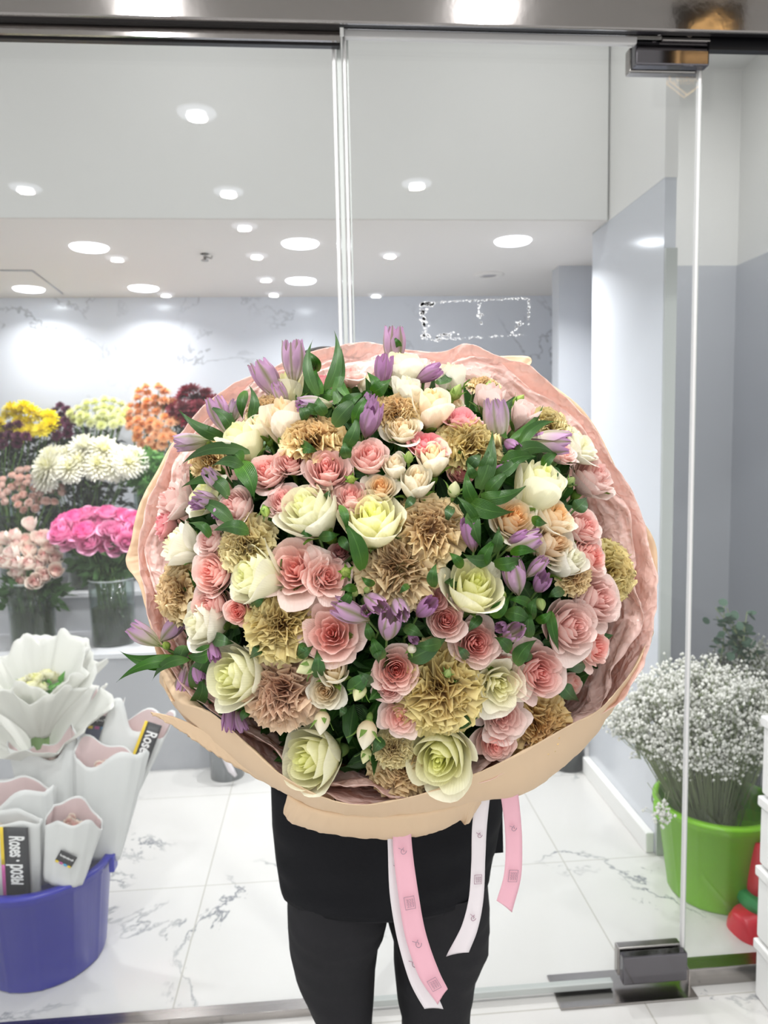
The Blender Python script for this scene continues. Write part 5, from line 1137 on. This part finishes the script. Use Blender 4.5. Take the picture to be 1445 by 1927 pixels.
# ---------------------------------------------------------------- buckets
def bucket(label, cx_, cy_, rb, rt, h_, mat, ribs=12):
    t = thing('bucket', (cx_, cy_, 0), label=label, cat='bucket')
    rib = lambda a: .012 if abs((a*ribs/(2*pi)) % 1-.5) < .06 else 0
    MB().lathe([(rb*.2, .002), (rb*.97, .0), (rb, .006), (rb+(rt-rb)*.9, h_*.9), (rt, h_*.9), (rt, h_-.004), (rt*.99, h_), (rt*.965, h_), (rt*.96, h_*.9), (rb*.97, .012), (rb*.2, .012)], 96, cap=False, rib=rib).build('bucket_body', mat, t)
    MB().lathe([(rt, h_-.012), (rt+.012, h_-.010), (rt+.012, h_), (rt-.006, h_+.004), (rt-.008, h_-.01)], 64, cap=False).build('rim', mat, t)
    pts = [(rt*1.02*cos(a), -rt*1.05*abs(sin(a))*.35-rt*.6*sin(a)**2, h_-.01+rt*.2*sin(a)*0-.03*sin(a)) for a in np.linspace(0, pi, 24)]
    MB().tube([(-(rt+.01), 0, h_-.02)]+[((rt+.012)*cos(pi-a)*1.0, (rt+.014)*sin(a), h_-.022-.01*sin(a)) for a in np.linspace(.1, pi-.1, 30)]+[(rt+.01, 0, h_-.02)], .0025, 6).build('handle', M['chrome'], t)
    for s_ in (-1, 1): MB().box(s_*(rt+.012)-.008, s_*(rt+.012)+.008, -.02, .02, h_-.05, h_-.0).build('handle_lug', mat, t, False, .003)
    return t
M['blue'] = pm('blue plastic', '2226a0', .28); M['green'] = pm('lime green plastic', '8ad21e', .3, trans=.15)
gb = atz(1330, 1728); gy = gb[1]+.145; gxx = atz(1345, 1680)[0]; gh = aty(1360, 1562, gy-.185)[2]
gxx = aty(1345, 1600, gy)[0]
bucket('lime green plastic bucket full of tiny white flowers behind the right glass', gxx, gy, .145, .185, gh, M['green'])
bb = atz(90, 1868); by = bb[1]+.165; bx = aty(82, 1700, by)[0]; bh = aty(80, 1684, by-.19)[2]
bucket('blue plastic bucket holding paper wrapped roses at the lower left', bx, by, .165, .195, bh, M['blue'])
# gypsophila
M['gyps'] = pm('tiny white blossoms', 'fdfdf8', .7, trans=.3); M['gypsshade'] = pm('tiny blossoms greyed for shade', 'b8bab4', .7)  # second is the same blossom with shade put into its colour
M['thinstem'] = pm('thin pale green stems', '93a077', .6)
def gyp(name, label, c, rad, n, seed, foot, mat, sz=.0062, par=None):
    r = random.Random(seed); mb = MB(); ico = [(1, 0, 0), (-1, 0, 0), (0, 1, 0), (0, -1, 0), (0, 0, 1), (0, 0, -1)]
    fc = [(0, 2, 4), (2, 1, 4), (1, 3, 4), (3, 0, 4), (2, 0, 5), (1, 2, 5), (3, 1, 5), (0, 3, 5)]; cl = []
    for i in range(n//14):
        d = N([r.gauss(0, 1), r.gauss(0, 1), r.gauss(0, 1)]); d /= np.linalg.norm(d); q = c+d*N(rad)*r.random()**.38; cl.append(q)
        for j in range(14):
            p = q+N([r.gauss(0, .016), r.gauss(0, .016), r.gauss(0, .013)]); s = sz*r.uniform(.6, 1.3)
            mb.add([p+N(v_)*s for v_ in ico], fc)
            if j % 2 == 0: mb.tube([q-N([0, 0, .02]), p], .0006, 3, 1, False)
    for q in cl:
        m_ = q*.55+foot*.45+N([0, 0, -.02]); mb.tube([q, m_, foot+N([r.uniform(-.05, .05), r.uniform(-.05, .05), 0])], .0011, 3, 1, False)
    o = mb.build(name, [mat, M['thinstem']]); tag(o, label, 'gypsophila', kind='stuff'); return o
gf = N([gxx, gy, .08]); gc = aty(1320, 1350, gy+.02)
gyp('gypsophila', 'big cloud of tiny white gypsophila standing in the lime green bucket', gc, (.25, .17, .19), 9500, 4, gf, M['gyps'])
gyp('gypsophila', 'thin gypsophila sprig hanging over the left rim of the green bucket', aty(1248, 1535, gy-.12), (.02, .02, .05), 70, 6, aty(1255, 1480, gy-.05), M['gyps'])
gyp('gypsophila', 'loose gypsophila sprays reaching left toward the bouquet paper', aty(1175, 1360, gy+.05), (.07, .06, .05), 420, 9, aty(1235, 1430, gy), M['gyps'])
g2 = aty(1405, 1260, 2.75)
gyp('gypsophila', 'shaded grey gypsophila behind the bright cloud at the right edge', g2, (.18, .1, .12), 2600, 7, N([g2[0], 2.75, .3]), M['gypsshade'])
t = bucket('dark bucket behind the green one in the corner', g2[0], 2.85, .11, .14, .42, M['darkvase'])
mb = MB(); r = random.Random(12)
for k in range(7):
    b0 = N([g2[0]-.05+r.uniform(-.1, .1), 2.7, g2[2]]); tp = aty(r.uniform(1330, 1435), r.uniform(1140, 1185), 2.7); mb.tube([b0, (b0+tp)/2+N([.01, 0, 0]), tp], .002, 5, 1)
    for j in range(16):
        f = r.uniform(.2, 1); p = b0*(1-f)+tp*f+N([r.gauss(0, .018), r.gauss(0, .015), r.gauss(0, .012)]); rr = r.uniform(.012, .022); a = N([r.gauss(0, 1), r.gauss(0, 1), r.gauss(0, 1)]); a /= np.linalg.norm(a); b2 = np.cross(a, N([.3, .5, .8])); b2 /= np.linalg.norm(b2)
        mb.add([p+rr*(a*cos(q*pi/4)+b2*sin(q*pi/4)) for q in range(8)], [tuple(range(8))], [(.5, .5)]*8)
M['euca'] = ramp_mat('eucalyptus leaves', [(0, '5d7a68'), (1, '6f8c78')], trans=.1, bump=0)
o = mb.build('eucalyptus', [M['euca'], M['thinstem']]); tag(o, 'grey green eucalyptus sprigs sticking up at the right edge', 'eucalyptus', kind='stuff')
# the stems of the gypsophila wrapped in a clear sleeve
M['cello'] = glassmat('clear wrapping film', 'eef2f0', 2.0, .15)
mb = MB(); P = np.zeros((10, 40, 3))
for i in range(10):
    for j in range(40):
        t_ = 2*pi*j/40; rr = (.05+.06*i/9)*(1+.12*sin(7*t_+i*.5)); P[i, j] = (gxx+.10+rr*cos(t_), gy-.02+rr*sin(t_)*.8, gh-.05+.14*i/9)
mb.grid(P, closed=True); o = mb.build('clear_film_sleeve', M['cello']); tag(o, 'crumpled clear film sleeve around flower stems at the right of the green bucket', 'film sleeve')

# ---------------------------------------------------------------- things in the blue bucket
M['sleeve'] = wrapmat('white grey sleeve paper', 'e3e4e3', .12, .45, .3, 12, .4)
M['sleevein'] = pm('pink tissue lining', 'e6cfcf', .6, trans=.2)
M['whitewrap'] = wrapmat('white wrapping film', 'f4f4f0', .4, .4, .2, 12, .4)
M['labelk'] = pm('black label', '26272c', .4); M['labely'] = pm('yellow label stripe', 'e9c81c', .4); M['labelp'] = pm('pink label stripe', 'c0569a', .4); M['labelw'] = pm('white lettering', 'f0f0f0', .5)
M['labelb'] = pm('slate blue label', '59607e', .4); M['labelc'] = pm('cyan label patch', '2f9ed0', .4)
def text_on(parent, s, size, loc, rotm, mat, name='lettering', ex=.0008):
    cu = bpy.data.curves.new(name, 'FONT'); cu.body = s; cu.size = size; cu.extrude = ex; cu.align_x = 'CENTER'; cu.align_y = 'CENTER'; cu.offset = size*.018
    o = bpy.data.objects.new(name, cu); COL.objects.link(o); bpy.context.view_layer.update()
    me = bpy.data.meshes.new_from_object(o.evaluated_get(bpy.context.evaluated_depsgraph_get())); bpy.data.objects.remove(o)
    me.materials.clear(); me.materials.append(mat); o = bpy.data.objects.new(name, me); COL.objects.link(o); o.parent = parent
    o.matrix_local = Matrix.Translation(Vector(loc)) @ rotm; return o
def sleeve_pack(label, tpx, bpx, Yt, Yb, wt, wb, seed, lining=True, dep=.45, notch=.12, label_fn=None):
    """paper sleeve: flattened cone from bottom to open top; px positions of top and bottom centre, widths in px"""
    A = aty(tpx[0], tpx[1], Yt); B = aty(bpx[0], bpx[1], Yb); root = thing('wrapped_roses', B, label=label, cat='wrapped roses', group='paper wrapped rose bunches in the blue bucket')
    ax = A-B; Ln = np.linalg.norm(ax); ax = ax/Ln; sd = np.cross(ax, N([0, 1, 0])); sd /= np.linalg.norm(sd); sd = sd if sd[0] > 0 else -sd; fr = np.cross(ax, sd); fr = fr if fr[1] < 0 else -fr
    r = random.Random(seed); ph = [r.uniform(0, 6.28) for _ in range(5)]; k, n_ = 18, 48; P = np.zeros((k, n_, 3)); wt_, wb_ = wt/2*Yt/FPX, wb/2*Yb/FPX
    for i in range(k):
        f = i/(k-1); w = wb_+(wt_-wb_)*f**.8
        for j in range(n_):
            t_ = 2*pi*j/n_; cr = 1+.05*sin(5*t_+ph[0]+f*2)*f+.03*sin(11*t_+ph[1]); top = Ln*f*(1+notch*f*(.6*sin(2*t_+ph[2])+.3*sin(5*t_+ph[3])-.25*sin(t_)*-1))
            P[i, j] = ax*top+sd*w*cos(t_)*cr+fr*(-w*dep*sin(t_)*cr)
    mb = MB(); mb.grid(P, closed=True); o = mb.build('paper_sleeve', M['sleeve'], root); solid(o, .0012)
    if lining:
        Q = P[-5:].copy()
        for i in range(5):
            c_ = ax*Ln*(k-5+i)/(k-1); Q[i] = c_+(Q[i]-c_)*(.955)-ax*.004
        mb = MB(); mb.grid(Q, closed=True); mb.build('tissue_lining', M['sleevein'], root)
    hr = random.Random(seed+5)
    for q in range(7):
        a = hr.uniform(0, 6.28); u_ = hr.uniform(0, .6); p = ax*Ln*.86+sd*wt_*u_*cos(a)*.8+fr*wt_*dep*u_*sin(a); h_ = child('rose_head', BROSE['pinkcream'][q % 2], root); h_.location = p; h_.scale = (.022,)*3; h_.rotation_mode = 'QUATERNION'; h_.rotation_quaternion = rot_to(ax*.8+fr*.3, hr.uniform(0, 6))
    return root, ax, sd, fr, Ln, wt_, wb_, dep
def plate(parent, name, c, sd, ax, fr, w, h_, mat, off=0., thick=.0012):
    mb = MB(); n = 6; v = []
    P = np.zeros((n, n, 3))
    for i in range(n):
        for j in range(n): P[i, j] = c+sd*w*(j/(n-1)-.5)+ax*h_*(i/(n-1)-.5)+fr*off
    mb.grid(P); o = mb.build(name, mat, parent); solid(o, thick, 0); return o
def scribble(par, c, s, u_, w, h_):
    MB().tube([c+s*w*(q/40-.5)+u_*h_*.5*sin(q*1.35)*(.6+.4*cos(q*.5)) for q in range(41)], .0009, 5).build('script_mark', M['labelw'], par)
def basis(sd, up_, nrm): return Matrix(((sd[0], up_[0], nrm[0], 0), (sd[1], up_[1], nrm[1], 0), (sd[2], up_[2], nrm[2], 0), (0, 0, 0, 1)))
# tall right pack with diagonal label
def front_pt(pk, f, x, off=.004):
    root, ax, sd, fr, Ln, wt_, wb_, dep = pk; w = wb_+(wt_-wb_)*f**.8; q = sqrt(max(0, 1-min(abs(x), .95)**2)); return ax*Ln*f+sd*w*x+fr*(w*dep*q*1.06+off)
p1 = sleeve_pack('tall paper sleeve leaning right at the back, with a black label reading Roses', (262, 1348), (150, 1640), 2.32, 2.2, 120, 60, 2, dep=.3)
root, ax, sd, fr, Ln, wt_, wb_, dep = p1
c = front_pt(p1, .80, .62, .012); plate(root, 'label', c, sd, ax, fr, .046, .19, M['labelk']); plate(root, 'label_stripe', c-sd*.027, sd, ax, fr, .009, .19, M['labely'], .001)
text_on(root, 'Roses', .048, c+fr*.002+ax*.03, basis(-ax*.7, sd, fr), M['labelw'])
p2 = sleeve_pack('narrow blue and black labelled paper sleeve standing at the back centre', (200, 1330), (140, 1640), 2.38, 2.22, 62, 46, 4, dep=.3)
root, ax, sd, fr = p2[:4]; c = front_pt(p2, .84, 0, .008); plate(root, 'label', c, sd, ax, fr, .085, .10, M['labelb']); plate(root, 'label', c+ax*.035, sd, ax, fr, .088, .032, M['labelk'], .002)
scribble(root, c+ax*.036+fr*.005, sd, ax, .07, .012); plate(root, 'label_stripe', c+sd*.044, sd, ax, fr, .007, .13, M['labely'], .003)
for q, mm in enumerate(('labely', 'labelp', 'labelc', 'labely')): plate(root, 'label_stripe', c+ax*.013+sd*(-.03+.02*q), sd, ax, fr, .014, .009, M[mm], .003)
p3 = sleeve_pack('large grey white paper sleeve with pink lining right of the middle', (208, 1415), (185, 1615), 2.2, 2.16, 135, 78, 6, dep=.42)
p4 = sleeve_pack('grey white paper sleeve with pink lining under the white bouquet', (82, 1400), (118, 1620), 2.24, 2.18, 125, 84, 8, dep=.42)
p5 = sleeve_pack('paper sleeve with visible pink and cream roses at the left edge', (25, 1490), (60, 1660), 2.1, 2.1, 150, 90, 10, dep=.5)
p6 = sleeve_pack('left front paper sleeve with a long black label in two languages', (22, 1540), (30, 1700), 2.0, 2.05, 110, 90, 12, lining=False, dep=.3, notch=.05)
root, ax, sd, fr, Ln, wt_, wb_, dep = p6
c = front_pt(p6, .56, .30, .008); hL = .24; plate(root, 'label', c, sd, ax, fr, .064, hL, M['labelk']); plate(root, 'label_stripe', c-sd*.037+ax*hL*.25, sd, ax, fr, .009, hL*.5, M['labely'], .001); plate(root, 'label_stripe', c-sd*.037-ax*hL*.25, sd, ax, fr, .009, hL*.5, M['labelp'], .001)
text_on(root, 'Roses · розы', .056, c+fr*.002+ax*.015, basis(-ax*.50, sd, fr), M['labelw'])
p7 = sleeve_pack('small front paper sleeve with a folded opening and a small black label', (142, 1535), (120, 1655), 2.0, 2.02, 104, 74, 14, dep=.55, notch=.16)
root, ax, sd, fr, Ln, wt_, wb_, dep = p7; c = front_pt(p7, .5, .1, .006); s2 = sd*.95-ax*.3; s2 /= np.linalg.norm(s2); a2 = np.cross(fr, s2)*1.0; a2 = a2 if a2[2] > 0 else -a2
plate(root, 'label', c, s2, a2, fr, .048, .034, M['labelk']); scribble(root, c+fr*.002+a2*.004, s2, a2, .038, .008)
for q, mm in enumerate(('labely', 'labelp', 'labelc', 'labely')): plate(root, 'label_stripe', c-a2*.018+s2*(-.018+.012*q), s2, a2, fr, .009, .006, M[mm], .001)
# white wrapped bouquet
WC = aty(75, 1385, 2.3); wroot = thing('white_wrapped_bouquet', WC, label='small bouquet in flared white wrapping film at the left edge above the blue bucket', cat='bouquet')
for (sc, zz, sd_, nm) in ((1., 0, 1, 'outer_wrap'), (.82, .02, 5, 'inner_wrap'), (1.12, -.09, 9, 'lower_wrap')):
    r = random.Random(sd_); P = np.zeros((16, 90, 3)); ph = [r.uniform(0, 6.28) for _ in range(5)]
    for i in range(16):
        f = i/15
        for j in range(90):
            t_ = 2*pi*j/90; rr = sc*(.03+.155*f**1.25)*(1+.07*f*sin(5*t_+ph[0])+.06*f*sin(11*t_+ph[1])+.03*f*sin(23*t_)); zt_ = (.25*f*(1+.12*sin(2*t_+ph[2])+.08*sin(7*t_+ph[3])+.05*abs(sin(9*t_)))-.10*f*max(0, -sin(t_)))*(.95 if sd_ < 9 else .75)
            P[i, j] = (rr*cos(t_)*1.05, rr*sin(t_)*.8, zt_+zz)
    mb = MB(); mb.grid(P, closed=True); o = mb.build(nm, M['whitewrap'], wroot); solid(o, .0008)
for q in range(12):
    a = RG.uniform(0, 6.28); u_ = RG.uniform(0, .07); h_ = child('rose_head', variants('rose:white:spray')[q % 4], wroot); h_.location = (u_*cos(a), u_*sin(a), .17+RG.uniform(0, .02)); h_.scale = (.024,)*3; h_.rotation_euler = (.5, 0, RG.uniform(0, 6))
mb = MB(); leaf_cloud(mb, N([.01, 0, .15]), (.08, .06, .03), 60, .04, 3); mb.build('foliage', M['lime'], wroot)
mb = MB(); mb.tube([(0, 0, .03), (0, 0, -.25)], [.028, .02], 14); mb.build('stem_bundle', MP['stem'], wroot)
M['cellotext'] = pm('grey print on clear film', '6a6c6c', .5)
# ---------------------------------------------------------------- right edge: soil bags and white boxes
M['red'] = pm('red plastic sack', 'd62a3c', .3, bump=.2, bscale=14); M['sackw'] = pm('white print on sack', 'e6e2e2', .4); M['sackg'] = pm('green plastic sack', '2f8f4e', .35); M['sackk'] = pm('dark print', '40222a', .4)
def sack(label, px, py, Y, w, h_, d, mat, tilt, bands):
    c = aty(px, py, Y); t = thing('soil_sack', c, label=label, cat='sack'); t.rotation_euler = (0, tilt, .15)
    P = np.zeros((14, 40, 3))
    for i in range(14):
        f = i/13; e = .18+.82*sin(pi*min(max(f, .04), .96))**.4
        for j in range(40):
            a = 2*pi*j/40; ca, sa = cos(a), sin(a); P[i, j] = (w/2*np.sign(ca)*abs(ca)**.6*(.92+.08*e), d/2*np.sign(sa)*abs(sa)**.8*e*(1+.05*sin(4*a+i)), h_*(f-.0))
    mb = MB(); mb.grid(P, closed=True); mb.F.append(tuple(range(40))[::-1]); mb.M.append(0); mb.F.append(tuple(mb.n-40+j for j in range(40))); mb.M.append(0); mb.build('sack_body', mat, t)
    for (x, z, ww, hh, mm) in bands:
        mb = MB(); n = 20; v = [(x*w+ww*w/2*cos(2*pi*q/n), -d/2*1.03-.002, z*h_+hh*h_/2*sin(2*pi*q/n)) for q in range(n)]; mb.add(v, [tuple(range(n))]); o = mb.build('print', M[mm], t); solid(o, .002)
    return t
sy = 2.02
sack('red soil sack with white oval print lying lowest behind the right glass', 1432, 1828, sy, .20, .20, .16, M['red'], .0, [(-.35, .35, .28, .62, 'sackw'), (-.35, .33, .2, .46, 'sackk'), (.0, .75, .3, .1, 'sackw')])
sack('green soil sack squeezed between the two red sacks', 1444, 1715, sy+.03, .18, .045, .15, M['sackg'], .25, [])
sack('upper red soil sack beside the lime green bucket', 1446, 1680, sy+.05, .14, .17, .13, M['red'], .06, [(-.2, .5, .45, .42, 'sackw'), (-.2, .48, .3, .28, 'sackk')])
M['foam'] = pm('white glazed block', 'ebeceb', .3)
x0 = gx(1418, 1850, 1.62)
for k, (pa, pb, w) in enumerate(((1500, 1352, 'top, under nothing'), (1632, 1504, 'third'), (1770, 1636, 'second'), (1990, 1774, 'lowest'))):
    za, zb_ = aty(1430, pa, 1.75)[2], aty(1430, pb, 1.75)[2]; 
    lab = ['topmost white glossy box of the stack at the right edge', 'second box from the top in the white stack at the right edge', 'third box from the top in the white stack at the right edge', 'lowest visible box of the white stack at the right edge'][k]
    zz0 = za if k < 3 else 0
    xo = aty(1434-k*5, (pa+pb)/2, 1.77)[0]
    t = thing('white_box', (xo+.17, 1.7, zz0), label=lab, cat='box', group='stack of white boxes at the right edge')
    pbox('box_body', M['foam'], xo, xo+.34, 1.625, 1.77, zz0+.001, zb_-.028, t, .006); pbox('lid', M['foam'], xo-.006, xo+.346, 1.62, 1.775, zb_-.028, zb_-.001, t, .004)
